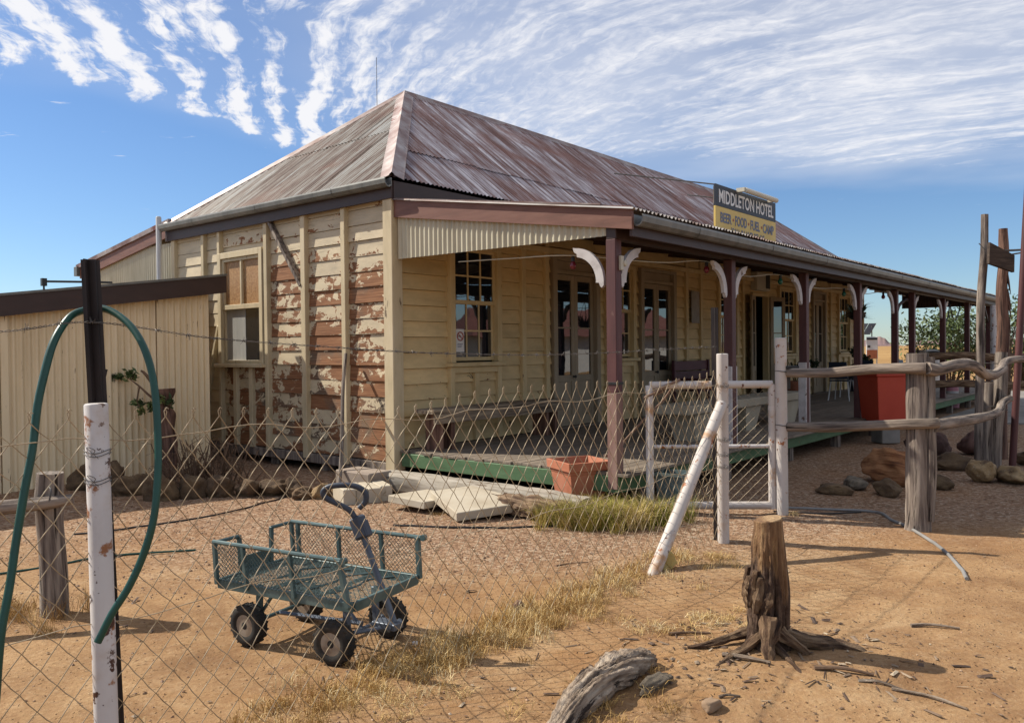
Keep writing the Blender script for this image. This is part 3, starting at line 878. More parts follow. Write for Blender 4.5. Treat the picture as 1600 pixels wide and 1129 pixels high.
def text_mesh(body, size, depth, sx=1.0, bold=0.0):
    cu = bpy.data.curves.new('lettering', 'FONT')
    cu.body = body
    cu.size = size
    cu.extrude = depth
    cu.offset = bold
    cu.resolution_u = 3
    cu.align_x = 'CENTER'
    o = bpy.data.objects.new('lettering', cu)
    COL.objects.link(o)
    dg = bpy.context.evaluated_depsgraph_get()
    me = bpy.data.meshes.new_from_object(o.evaluated_get(dg))
    bpy.data.objects.remove(o)
    for v in me.vertices:
        x, y, z = v.co
        v.co = (x * sx, -z, y)
    return me


def text_obj(body, size, depth, width, m, parent, loc, bold=0.0, name='lettering'):
    me = text_mesh(body, size, depth, 1.0, bold)
    xs = [v.co.x for v in me.vertices]
    k = width / (max(xs) - min(xs))
    c = (max(xs) + min(xs)) / 2
    for v in me.vertices:
        v.co.x = (v.co.x - c) * k
    me.materials.clear()
    me.materials.append(MT[m])
    o = bpy.data.objects.new(name, me)
    COL.objects.link(o)
    o.parent = parent
    o.location = loc
    return o


YAW = R(49.9)
OX, OY = -1.435, 9.86


def HW(u, v, z=0.0):
    c, s = math.cos(YAW), math.sin(YAW)
    return Vector((OX + c * u - s * v, OY + s * u + c * v, z))

# ================================================================== THE SETTING
def build_ground():
    rs = [0.0] + list(np.geomspace(.5, 45, 190)) + list(np.geomspace(50, 9000, 40))
    n = 400
    vs, fs = [(0, 0, 0)], []
    for r in rs[1:]:
        for k in range(n):
            a = 2 * math.pi * k / n
            x, y = r * math.sin(a), r * math.cos(a)
            vs.append((x, y, gh(x, y)))
    for k in range(n):
        fs.append((0, 1 + (k + 1) % n, 1 + k))
    for i in range(len(rs) - 2):
        a, b = 1 + i * n, 1 + (i + 1) * n
        for k in range(n):
            k2 = (k + 1) % n
            fs.append((a + k, a + k2, b + k2, b + k))
    o = raw_object('ground', 'ground', vs, fs, kind='structure')
    o.data.polygons.foreach_set('use_smooth', [True] * len(o.data.polygons))


build_ground()


def build_hills():
    specs = [(20, 26, 34), (23.5, 25.5, 44), (26, 29, 30), (29.5, 34, 26), (31, 33, 38), (35, 44, 22), (-60, -30, 24), (50, 75, 30), (-20, 5, 14)]
    for a0, a1, hh in specs:
        D = 3600
        vs, fs = [], []
        n = 40
        for i in range(n + 1):
            t = i / n
            a = R(a0 + (a1 - a0) * t)
            prof = min(1, 3.2 * t, 3.2 * (1 - t)) * (.78 + .35 * noise.noise((a * 60, hh, 0))) + .1 * noise.noise((a * 220, hh, 2))
            prof = max(prof, 0) * hh
            for q, (dd, f) in enumerate(((-260, -.04), (-110, .55), (0, 1), (200, .9), (600, -.04))):
                r = D + dd + hh * 4
                vs.append((r * math.sin(a), r * math.cos(a), prof * f - (0 if f > 0 else 2)))
        for i in range(n):
            for q in range(4):
                fs.append((i * 5 + q, i * 5 + q + 1, i * 5 + 6 + q, i * 5 + 5 + q))
        raw_object('hill', 'hill', vs, fs, kind='structure')


build_hills()


def build_apron():
    mb = MB()
    pts = [HW(11.6, -3.35), HW(12.4, -5.6), HW(16, -6.3), HW(25, -5.0), HW(25, -2.2), HW(19.5, -2.6), HW(19.5, -3.35)]
    mb.prism([(p.x, p.y) for p in pts], lambda x, y: (x, y, -.1), lambda x, y: (x, y, .035))
    mb.build('concrete_path', 'concrete', kind='structure')


build_apron()

# ================================================================== THE HOTEL
hotel = thing('hotel', 'long weatherboard hotel with hipped rusty iron roof and a front verandah', 'hotel', (OX, OY, 0), YAW)
LEN, DEP = 18.3, 5.4
FZ = .39                       # floor
EZ = 3.70                      # main eave


def hp(mb, name, m, **k):
    return mb.build(name, m, hotel, **k)


def board_mb(mb, a0, a1, z0, z1, axis, out, t0=.044):
    """weatherboard between a0 and a1 with its lower edge standing out; axis 'x': runs along u facing -v, 'y': along v facing -u"""
    t1 = .008
    p = []
    z1 -= .005
    for a in (a0, a1):
        for (d, z) in ((.03, z0), (-t0 + out, z0), (-t1 + out, z1), (.03, z1)):
            p.append((a, d, z) if axis == 'x' else (d, a, z))
    mb.add(p, [(0, 1, 2, 3), (7, 6, 5, 4), (0, 4, 5, 1), (1, 5, 6, 2), (2, 6, 7, 3), (3, 7, 4, 0)])


def rows(z0, z1, h):
    k = round((z1 - z0) / h)
    return [(z0 + (z1 - z0) * i / k, z0 + (z1 - z0) * (i + 1) / k) for i in range(k)]


# ---- end wall (plane u = 0, faces -u)
EW = (2.74, 3.87, 1.44, 3.06)
END_ST = [.0, .885, 1.75, 2.68, 3.93, 4.37, 5.3]


def end_wall():
    for i in range(len(END_ST) - 1):
        a, b = END_ST[i], END_ST[i + 1]
        for z0, z1 in rows(.24, 3.60, .198):
            if a > 2.5 and b < 4:
                if z0 < EW[2] < z1:
                    z1 = EW[2] - .012
                elif z0 < EW[3] + .05 < z1:
                    z0 = EW[3] + .05
                elif z1 > EW[2] and z0 < EW[3]:
                    continue
            if a > 4.3 and z1 < 2.4:
                continue
            mb = MB()
            j = random.uniform(-.006, .006)
            board_mb(mb, a, b, z0, z1, 'y', j, .023)
            hp(mb, 'wall_board', 'board_end')
    for s, w in ((.885, .085), (1.75, .10), (2.645, .085), (3.90, .07), (4.37, .08), (5.3, .1)):
        mb = MB()
        z0 = .18 + random.uniform(-.05, .03) if s < 4 else .2
        mb.box(-.085, -.002, s - w / 2, s + w / 2, z0, 3.58, .006)
        hp(mb, 'stud', 'cream_wood')
    mb = MB()
    mb.box(-.10, .07, -.085, .085, .14, 3.50, .008)
    hp(mb, 'corner_post', 'cream_wood')
    for s in (2.98, 3.40):                                     # studs below the window
        mb = MB()
        mb.box(-.075, -.004, s - .045 + .1, s + .045 + .1, .22, EW[2] - .06, .005)
        hp(mb, 'stud', 'cream_wood')
    mb = MB()                                                  # diagonal braces let in between the studs
    mb.beam((-.055, 2.60, 3.52), (-.055, 1.80, 2.50), .05, .085, (1, 0, 0))
    hp(mb, 'diagonal_brace', 'greywood')
    mb = MB()
    mb.beam((-.045, 3.96, 2.02), (-.045, 4.32, 1.0), .05, .07, (1, 0, 0))
    hp(mb, 'diagonal_brace', 'cream_wood')
    mb = MB()                                                  # bottom plate, bearer and a dark box for the shade under the floor
    mb.box(-.05, .12, -.05, 5.3, .10, .225, .01)
    hp(mb, 'bottom_plate', 'greywood')
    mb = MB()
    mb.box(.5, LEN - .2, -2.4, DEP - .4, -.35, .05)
    hp(mb, 'underfloor_shade', 'dark')
    for v in (.3, 1.5, 2.7, 3.9):
        mb = MB()
        mb.lathe([(.1, -.3), (.1, .11)], (.12, v, 0), n=10)
        hp(mb, 'stump_foot', 'greywood')
    # window
    y0, y1, z0, z1 = EW
    w = MB()
    w.box(-.10, .03, y0 - .03, y0 + .05, z0, z1 + .05, .004)
    w.box(-.10, .03, y1 - .05, y1 + .03, z0, z1 + .05, .004)
    w.box(-.10, .03, y0 + .05, y1 - .05, z1 - .04, z1 + .05, .004)
    wo = hp(w, 'window', 'cream_wood', label='two light window with amber ripple glass above')
    mb = MB()
    mb.box(-.16, .03, y0 - .08, y1 + .08, z0 - .055, z0 - .001, .006)
    mb.build('sill', 'cream_wood', wo)
    zm = 2.28
    fr = MB()
    fr.box(-.07, -.02, y0 + .05, y1 - .05, zm - .03, zm + .04, .004)
    fr.box(-.07, -.02, y0 + .05, y0 + .10, zm + .04, z1 - .04, .004)
    fr.box(-.07, -.02, y1 - .10, y1 - .05, zm + .04, z1 - .04, .004)
    fr.box(-.07, -.02, (y0 + y1) / 2 - .02, (y0 + y1) / 2 + .02, zm + .04, z1 - .09, .004)
    fr.box(-.07, -.02, y0 + .10, y1 - .10, z1 - .09, z1 - .041, .004)
    fr.box(-.05, 0, y0 + .05, y0 + .09, z0, zm - .03, .004)
    fr.box(-.05, 0, y1 - .09, y1 - .05, z0, zm - .03, .004)
    fr.box(-.05, 0, y0 + .09, y1 - .09, z0, z0 + .05, .004)
    fr.build('sash', 'cream_wood', wo)
    ym = (y0 + y1) / 2
    for a, b in ((y0 + .10, ym - .02), (ym + .02, y1 - .10)):
        mb = MB()
        mb.box(-.035, -.028, a, b, zm + .04, z1 - .09)
        mb.build('pane', 'amber', wo)
    mb = MB()
    mb.box(-.012, -.006, y0 + .09, ym - .03, z0 + .05, zm - .03)
    mb.build('pane', 'glass', wo)
    mb = MB()
    mb.box(-.018, -.006, ym - .03, y1 - .09, z0 + .05, zm - .03)
    mb.build('curtain', 'curtain', wo)


end_wall()

# ---- front wall (plane v = 0, faces -v), openings: kind, u0, u1, z0, z1
OPEN = [('window', .92, 1.88, 1.50, 3.02), ('door', 3.14, 4.34, FZ, 3.02), ('window', 4.60, 5.46, 1.50, 3.02), ('door', 5.69, 6.90, FZ, 3.02),
        ('window', 8.74, 9.62, 1.50, 3.02), ('open', 10.40, 11.27, FZ, 2.80), ('window', 11.93, 12.98, 1.50, 3.02),
        ('door', 14.14, 15.06, FZ, 3.02), ('window', 16.1, 17.06, 1.50, 3.02)]
FR_ST = [.09, .92, 1.88, 2.42, 2.98, 3.14, 4.34, 4.60, 5.46, 5.69, 6.90, 7.38, 7.98, 8.74, 9.62, 9.95, 10.40, 11.27, 11.93, 12.98, 13.5, 14.14, 15.06, 15.5, 16.1, 17.06, 17.7, 18.3]


def front_wall():
    far = MB()
    for i in range(len(FR_ST) - 1):
        a, b = FR_ST[i], FR_ST[i + 1]
        op = [o for o in OPEN if o[1] <= a + .01 and o[2] >= b - .01]
        for z0, z1 in rows(FZ, 3.36, .198):
            if op:
                lo_, hi_ = op[0][3] - .06, op[0][4]
                if z0 < lo_ < z1 and lo_ > 1:
                    z1 = lo_ - .012
                elif z0 < hi_ < z1:
                    z0 = hi_
                elif z1 > lo_ and z0 < hi_:
                    continue
            mb = far if a > 11.2 else MB()
            board_mb(mb, a, b, z0, z1, 'x', random.uniform(-.005, .005))
            if mb is not far:
                hp(mb, 'verandah_wall_board', 'board_front')
    hp(far, 'far_wall_boards', 'board_front', kind='stuff')
    edges = {o[1] for o in OPEN} | {o[2] for o in OPEN}
    for s in FR_ST[1:]:
        if s in edges:
            continue
        mb = MB()
        mb.box(s - .045, s + .045, -.085, -.002, FZ, 3.34, .005)
        hp(mb, 'stud', 'cream_front')
    mb = MB()
    mb.box(.09, LEN, -.10, .0, 3.05, 3.13, .005)
    hp(mb, 'head_rail', 'cream_front')
    # lining behind the boards, with only the open doorway left through
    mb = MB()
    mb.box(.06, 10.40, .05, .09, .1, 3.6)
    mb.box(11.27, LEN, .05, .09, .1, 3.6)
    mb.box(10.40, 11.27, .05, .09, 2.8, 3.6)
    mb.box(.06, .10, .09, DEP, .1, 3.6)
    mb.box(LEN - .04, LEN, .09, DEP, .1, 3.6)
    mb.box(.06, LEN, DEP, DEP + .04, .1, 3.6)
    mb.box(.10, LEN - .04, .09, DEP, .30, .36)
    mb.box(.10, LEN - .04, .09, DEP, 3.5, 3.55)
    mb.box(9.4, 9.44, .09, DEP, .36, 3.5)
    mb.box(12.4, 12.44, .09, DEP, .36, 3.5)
    hp(mb, 'room_shade_lining', 'dark')


front_wall()


def front_window(u0, u1, z0, z1):
    w = MB()
    w.box(u0 - .03, u0 + .06, -.10, .03, z0 - .06, z1, .004)
    w.box(u1 - .06, u1 + .03, -.10, .03, z0 - .06, z1, .004)
    w.box(u0 + .06, u1 - .06, -.10, .03, z1 - .06, z1, .004)
    wo = hp(w, 'window', 'cream_front')
    mb = MB()
    mb.box(u0 - .07, u1 + .07, -.15, .03, z0 - .115, z0 - .061, .005)
    mb.build('sill', 'cream_front', wo)
    zm = (z0 + z1) / 2 - .02
    a0, a1 = u0 + .06, u1 - .06
    for k, (lo, hi, d) in enumerate(((z0 - .04, zm + .02, .0), (zm - .02, z1 - .06, -.035))):
        s = MB()
        y0, y1 = -.045 + d + .03, -.015 + d + .03
        s.box(a0, a0 + .045, y0, y1, lo, hi, .003)
        s.box(a1 - .045, a1, y0, y1, lo, hi, .003)
        s.box(a0 + .045, a1 - .045, y0, y1, lo, lo + .05, .003)
        s.box(a0 + .045, a1 - .045, y0, y1, hi - .045, hi, .003)
        iw = (a1 - a0 - .09)
        gz0, gz1 = lo + .05, hi - .045
        for q in (1, 2):
            c = a0 + .045 + iw * q / 3
            s.box(c - .011, c + .011, y0 + .004, y1 - .004, gz0, gz1)
        zc = (gz0 + gz1) / 2
        for q in range(3):
            c0 = a0 + .045 + iw * q / 3 + (.011 if q else 0)
            c1 = a0 + .045 + iw * (q + 1) / 3 - (.011 if q < 2 else 0)
            s.box(c0, c1, y0 + .004, y1 - .004, zc - .011, zc + .011)
        s.build('sash', 'cream_front', wo)
        for q in range(3):
            for (g0, g1) in ((gz0, zc - .011), (zc + .011, gz1)):
                c0, c1 = a0 + .045 + iw * q / 3, a0 + .045 + iw * (q + 1) / 3
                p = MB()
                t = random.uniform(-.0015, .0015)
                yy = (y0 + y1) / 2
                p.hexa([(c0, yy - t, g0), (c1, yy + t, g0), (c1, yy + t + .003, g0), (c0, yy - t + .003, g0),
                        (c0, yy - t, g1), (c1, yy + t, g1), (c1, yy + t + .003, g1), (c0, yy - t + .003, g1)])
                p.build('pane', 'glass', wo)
    # framed apron below
    ap = MB()
    ap.box(u0 - .03, u0 + .05, -.085, -.002, FZ, z0 - .118, .004)
    ap.box(u1 - .05, u1 + .03, -.085, -.002, FZ, z0 - .118, .004)
    um = (u0 + u1) / 2
    ap.box(um - .04, um + .04, -.085, -.002, FZ, z0 - .205, .004)
    ap.box(u0 + .05, u1 - .05, -.08, -.004, z0 - .20, z0 - .118, .004)
    ap.build('apron_frame', 'cream_front', wo)


def door_leaf(mb_parent, u0, u1, z0, z1, y, ang=0.0, hinge='l'):
    w = u1 - u0

    def put(mb):
        if ang:
            h = u0 if hinge == 'l' else u1
            c, s = math.cos(ang), math.sin(ang)
            mb.v = [(h + (x - h) * c - (yy - y) * s, y + (x - h) * s + (yy - y) * c, z) for x, yy, z in mb.v]
        return mb
    m = MB()
    y0, y1 = y - .02, y + .02
    sl = .085
    gz = z0 + (z1 - z0) * .335
    m.box(u0, u0 + sl, y0, y1, z0, z1, .004)
    m.box(u1 - sl, u1, y0, y1, z0, z1, .004)
    m.box(u0 + sl, u1 - sl, y0, y1, z1 - .09, z1, .004)
    m.box(u0 + sl, u1 - sl, y0, y1, gz - .10, gz, .004)
    m.box(u0 + sl, u1 - sl, y0, y1, z0, z0 + .16, .004)
    m.box(u0 + sl, u1 - sl, y - .006, y + .006, z0 + .16, gz - .10)
    zt = gz + (z1 - .09 - gz) * .5
    m.box(u0 + sl, u1 - sl, y - .012, y + .012, zt - .012, zt + .012)
    put(m).build('door_leaf', 'door_wood', mb_parent)
    for g0, g1 in ((gz, zt - .012), (zt + .012, z1 - .09)):
        p = MB()
        t = random.uniform(-.002, .002)
        p.hexa([(u0 + sl, y - t, g0), (u1 - sl, y + t, g0), (u1 - sl, y + t + .003, g0), (u0 + sl, y - t + .003, g0),
                (u0 + sl, y - t, g1), (u1 - sl, y + t, g1), (u1 - sl, y + t + .003, g1), (u0 + sl, y - t + .003, g1)])
        put(p).build('pane', 'glass', mb_parent)


def french_door(u0, u1, z0, z1, opened=False):
    f = MB()
    f.box(u0 - .03, u0 + .07, -.10, .04, z0, z1, .004)
    f.box(u1 - .07, u1 + .03, -.10, .04, z0, z1, .004)
    f.box(u0 + .07, u1 - .07, -.10, .04, z1 - .06, z1, .004)
    zt = z1 if opened else z1 - .26
    if not opened:
        f.box(u0 + .07, u1 - .07, -.08, .04, zt, zt + .06, .004)
        f.box(u0 + .07, u1 - .07, -.02, .02, zt + .06, z1 - .06)
    fo = hp(f, 'french_door', 'cream_front' if opened else 'door_wood', label='double doorway standing open with both leaves folded back' if opened else None)
    um = (u0 + u1) / 2
    if opened:
        door_leaf(fo, u0 + .02, um - .01, z0 + .02, zt - .07, -.125, R(-168), 'l')
        door_leaf(fo, um + .01, u1 - .02, z0 + .02, zt - .07, -.125, R(150), 'r')
    else:
        door_leaf(fo, u0 + .072, um - .002, z0 + .02, zt - .003, -.01)
        door_leaf(fo, um + .002, u1 - .072, z0 + .02, zt - .003, -.01)
        k = MB()
        k.lathe([(.012, 0), (.012, .03), (.024, .035), (.026, .05), (.015, .06)], (um - .05, -.03, z0 + .78), (0, -1, 0), 12)
        k.build('door_handle', 'black', fo)
    t = MB()
    t.box(u0 - .05, u1 + .05, -.16, .04, z0 - .005, z0 + .018, .004)
    t.build('threshold', 'deck', fo)


for kd, a, b, z0, z1 in OPEN:
    if kd == 'window':
        front_window(a, b, z0, z1)
    else:
        french_door(a, b, z0, z1, kd == 'open')

# ---- roofs
PIT, AMP = .076, .0095


def corr_sheet(a0, a1, s0f, s1f, org, ea, es, off, nrow=3, amp=AMP):
    """corrugated strip: a along the eave, s up the slope between s0f(a) and s1f(a)"""
    org, ea, es = Vector(org), Vector(ea).normalized(), Vector(es).normalized()
    nn = ea.cross(es).normalized()
    if nn.z < 0:
        nn = -nn
    mb = MB()
    na = max(2, int(round((a1 - a0) / PIT * 8)))
    vs, st = [], []
    for i in range(na + 1):
        a = a0 + (a1 - a0) * i / na
        h = amp * math.cos(2 * math.pi * a / PIT)
        lo, hi = s0f(a), s1f(a)
        for j in range(nrow):
            s_ = lo + (hi - lo) * j / (nrow - 1)
            vs.append(org + ea * a + es * s_ + nn * (h + off))
            st.append((a, s_))
    fs = []
    for i in range(na):
        for j in range(nrow - 1):
            p = i * nrow + j
            fs.append((p, p + nrow, p + nrow + 1, p + 1))
    mb.add(vs, fs)
    mb.st = {i: q for i, q in enumerate(st)}
    return mb


RZ = 5.95
OV = .12
RUN = DEP / 2 + OV
CP = RUN / math.hypot(RUN, RZ - EZ)
SL = math.hypot(RUN, RZ - EZ)
es_f = Vector((0, RUN, RZ - EZ))
es_b = Vector((0, -RUN, RZ - EZ))
es_e = Vector((RUN, 0, RZ - EZ))
es_e2 = Vector((-RUN, 0, RZ - EZ))


def hip_plane(length, org, ea, es, m, lap, seedoff, label=None, w=.76, both=True):
    def top(a):
        d = min(a, length - a)
        return max(0.0, min(SL, d / CP))
    a = 0.0
    while a < length - .01:
        b = min(a + w, length)
        lp = lap + random.uniform(-.03, .03)
        lo = corr_sheet(a, min(b + .02, length), lambda q: 0.0 - random.uniform(0, .004), lambda q: min(top(q), lp + .08), org, ea, es, random.uniform(-.003, .003))
        hp(lo, 'roof_sheet', m, smooth=True)
        if max(top(a), top(b)) > lp:
            up = corr_sheet(a, min(b + .02, length), lambda q: min(lp, top(q)), lambda q: top(q), org, ea, es, .011 + random.uniform(-.002, .002))
            hp(up, 'roof_sheet', m, smooth=True)
        a = b


L2 = LEN + 2 * OV
hip_plane(L2, (-OV, -OV, EZ), (1, 0, 0), es_f, 'roof_front', .95, 0)
hip_plane(DEP + 2 * OV, (-OV, -OV, EZ), (0, 1, 0), es_e, 'roof_end', 1.75, 1)
bk = MB()                                                     # the two slopes nobody sees from the yard
bk.add([(-OV, DEP + OV, EZ), (L2 - OV, DEP + OV, EZ), (L2 - OV - RUN, DEP / 2, RZ - .01), (RUN - OV, DEP / 2, RZ - .01), (L2 - OV, -OV, EZ)],
       [(0, 1, 2, 3), (1, 4, 2)])
hp(bk, 'rear_roof', 'roof_end')


def capping(a, b, n1, n2, w=.17, name='hip_capping', m='cap'):
    """folded capping along a-b with two wings down the slopes n1, n2 and a roll on top"""
    a, b = Vector(a), Vector(b)
    n = 8
    mb = MB()
    vs, fs = [], []
    n1, n2 = Vector(n1).normalized(), Vector(n2).normalized()
    up = Vector((0, 0, 1))
    prof = [n1 * w - up * .0, n1 * w + up * .012, n1 * .04 + up * .016, n1 * .028 + up * .03, up * .04, n2 * .028 + up * .03, n2 * .04 + up * .016, n2 * w + up * .012, n2 * w]
    for i in range(n + 1):
        p = a.lerp(b, i / n) + up * .012
        for q in prof:
            vs.append(p + q * (1 + random.uniform(-.02, .02)))
    k = len(prof)
    for i in range(n):
        for j in range(k - 1):
            fs.append((i * k + j, (i + 1) * k + j, (i + 1) * k + j + 1, i * k + j + 1))
    mb.add(vs, fs)
    return hp(mb, name, m, smooth='auto')


apex = (RUN - OV, DEP / 2, RZ)
apex2 = (L2 - OV - RUN, DEP / 2, RZ)
# wing directions lie in the roof planes: across the hip line, down each slope
hipd = (Vector(apex) - Vector((-OV, -OV, EZ))).normalized()
nf = Vector((1, 0, 0)).cross(es_f).normalized()
ne = Vector((0, 1, 0)).cross(es_e).normalized()
ne = ne if ne.z > 0 else -ne
nf = nf if nf.z > 0 else -nf
wf = hipd.cross(nf)
wf = wf if wf.x > 0 else -wf
we = hipd.cross(ne)
we = we if we.y > 0 else -we
capping((-OV, -OV, EZ), apex, we, wf, .16)
hb = (Vector(apex) - Vector((-OV, DEP + OV, EZ))).normalized()
nb = Vector((1, 0, 0)).cross(es_b).normalized()
nb = nb if nb.z > 0 else -nb
w1 = hb.cross(ne)
w1 = w1 if w1.y < 0 else -w1
w2 = hb.cross(nb)
w2 = w2 if w2.x > 0 else -w2
capping((-OV, DEP + OV, EZ), apex, w1, w2, .15)
capping(apex, apex2, -es_f, -es_b, .17, 'ridge_capping')
h2 = (Vector(apex2) - Vector((L2 - OV, -OV, EZ))).normalized()
w3 = h2.cross(nf)
w3 = w3 if w3.x < 0 else -w3
capping(apex2, (L2 - OV, -OV, EZ), w3, (.6, .6, -.5), .17)

# ---- eaves
mb = MB()
mb.box(-.115, -.085, -.10, 5.48, 3.44, 3.655, .004)
hp(mb, 'end_fascia', 'brown')
mb = MB()
mb.box(-.085, LEN, -.115, -.09, 3.42, 3.655, .004)
hp(mb, 'front_fascia', 'brown')
mb = MB()
mb.box(-.083, .0, -.088, 5.4, 3.585, 3.62)
mb.box(.001, LEN, -.088, -.0, 3.585, 3.62)
hp(mb, 'soffit', 'brown')


def gutter(a, b, out, name='gutter', m='gutter', step=1.75):
    """quad gutter from a to b; out = horizontal direction away from the wall; with lap joints"""
    a, b, out = Vector(a), Vector(b), Vector(out).normalized()
    up = Vector((0, 0, 1))
    prof = [(0, .015), (0, -.075), (.035, -.10), (.075, -.095), (.11, -.06), (.118, -.01), (.112, .012), (.100, .012), (.104, -.01), (.098, -.052), (.07, -.08), (.038, -.085), (.014, -.065), (.012, .015)]
    L = (b - a).length
    d = (b - a).normalized()
    g = MB()
    vs = []
    for p in (a, b):
        vs += [p + out * x + up * z for x, z in prof]
    k = len(prof)
    g.add(vs, [(j, (j + 1) % k, k + (j + 1) % k, k + j) for j in range(k)] + [tuple(range(k))[::-1], tuple(range(k, 2 * k))])
    t = step * .6
    while t < L - .2:
        c = a + d * t
        vs = []
        for q in (-.02, .02):
            vs += [c + d * q + out * (x + (.004 if x > 0 else 0)) + up * (z - .004) for x, z in prof[:7]]
        g.add(vs, [(j, j + 1, 7 + j + 1, 7 + j) for j in range(6)])
        t += step
    return hp(g, name, m)


gutter((-.118, -.12, 3.665), (-.118, 5.50, 3.70), (-1, 0, 0))

# ---- verandah
VW = 3.16                     # post line
VE = 3.40                     # outer edge of the roof
VEND = 19.45
VT, VB = 3.42, 2.90           # verandah roof height at wall and at edge


def vz(v):                     # roof underside height at distance v from wall
    return VT + (VB - VT) * v / VE


a = -.10
while a < VEND:
    b = min(a + .76, VEND)
    s = corr_sheet(a, b + (.02 if b < VEND else 0), lambda q: -random.uniform(0, .012), lambda q: math.hypot(VE, VT - VB) - .02, (0, -VE - .05, VB), (1, 0, 0), (0, VE, VT - VB), random.uniform(.014, .024), 4, .0135)
    hp(s, 'verandah_roof_sheet', 'roof_ver', smooth=True)
    a = b
for u in np.arange(.55, VEND - .2, 1.22):
    mb = MB()
    mb.beam((u, -.09, vz(.09) - .075), (u, -VE + .06, vz(VE - .06) - .075), .045, .10)
    hp(mb, 'rafter', 'brown')
mb = MB()
for v in (.5, 1.3, 2.1, 2.9):
    mb.beam((0, -v, vz(v) - .012), (VEND, -v, vz(v) - .012), .06, .022)
hp(mb, 'battens', 'brown')
mb = MB()                                                      # beam over the posts
mb.box(-.02, VEND - .05, -VW - .06, -VW + .055, 2.66, 2.83, .006)
hp(mb, 'verandah_beam', 'brown')
mb = MB()
mb.box(-.02, VEND, -VE + .0, -VE + .03, 2.665, 2.885, .004)
hp(mb, 'verandah_fascia', 'brown')
gutter((-.01, -VE - .003, 2.855), (VEND + .08, -VE - .003, 2.85), (0, -1, 0), step=1.95)
# raking barge board at the near end with iron capping and corrugated valance
bt = lambda v: 3.445 + (2.945 - 3.445) * v / VE
bg = MB()
bg.prism([(.06, 0), (VE + .025, 1), (VE + .025, 2), (.06, 3)],
         lambda v, k: (-.065, -v, bt(v) - (0 if k < 1.5 else .215)), lambda v, k: (-.028, -v, bt(v) - (0 if k < 1.5 else .215)))
hp(bg, 'barge_board', 'barge')
cp = MB()
cp.prism([(.06, 0), (VE - .32, 1), (VE - .32, 2), (.06, 3)],
         lambda v, k: (-.08, -v, bt(v) + (.0 if k > 1.5 else .014) + .001), lambda v, k: (.09, -v, bt(v) + (0 if k > 1.5 else .014) + .001))
hp(cp, 'barge_capping', 'cap')
v = .09
while v < 3.09:
    w_ = min(.76, 3.1 - v)
    lo = (lambda q: 2.715 - .004)
    mb = MB()
    na = int(round(w_ / PIT * 8))
    vs, fs = [], []
    for i in range(na + 1):
        q = v + w_ * i / na
        x = -.012 + .0095 * math.cos(2 * math.pi * q / PIT)
        zt = bt(q) - .17
        zb = min(2.715 - .006 * (q - .09), zt - .01)
        vs += [(x, -q, zb), (x, -q, zt)]
    for i in range(na):
        fs.append((2 * i, 2 * i + 2, 2 * i + 3, 2 * i + 1))
    mb.add(vs, fs)
    hp(mb, 'valance_sheet', 'cream_iron', smooth=True)
    v += .76
# the far end of the verandah roof
mb = MB()
mb.prism([(.06, 0), (VE, 1), (VE, 2), (.06, 3)], lambda v, k: (VEND - .03, -v, vz(v) - (0 if k < 1.5 else .17)), lambda v, k: (VEND, -v, vz(v) - (0 if k < 1.5 else .17)))
hp(mb, 'barge_board', 'brown')

POSTS = [0.03, 2.61, 5.08, 7.56, 9.80, 11.04, 13.69, 16.30, 19.09]
BRK = {0: 'lr', 1: 'lr', 2: 'lr', 3: 'lr', 4: 'l', 5: 'r', 6: 'lr', 7: 'r', 8: ''}


def bracket_poly():
    cx, cz, ro, ri = .385, .40, .355, .265
    pts = []
    for i in range(13):
        t = R(92 + (186 - 92) * i / 12)
        pts.append((cx + ro * math.cos(t), -cz + ro * math.sin(t)))
    pts += [(.055, -.46), (.075, -.44), (.085, -.41), (.125, -.405)]
    for i in range(13):
        t = R(178 - (178 - 98) * i / 12)
        pts.append((cx + ri * math.cos(t), -cz + ri * math.sin(t)))
    pts += [(.352, -.105), (.385, -.085), (.395, -.055), (.40, -.04)]
    return pts


def bracket(parent, c, d, z):
    """curved bracket from post centre c in horizontal direction d; z = underside of beam"""
    d = Vector(d)
    sd = Vector((-d.y, d.x, 0))
    c = Vector(c)
    mb = MB()
    P = [(x + .02, y) for x, y in bracket_poly()]
    # split as quads along the arc so that the shape stays clean
    mb.prism(P, lambda x, y: c + d * x + Vector((0, 0, z + y)) - sd * .02, lambda x, y: c + d * x + Vector((0, 0, z + y)) + sd * .02)
    return mb.build('bracket', 'white_wood', parent)


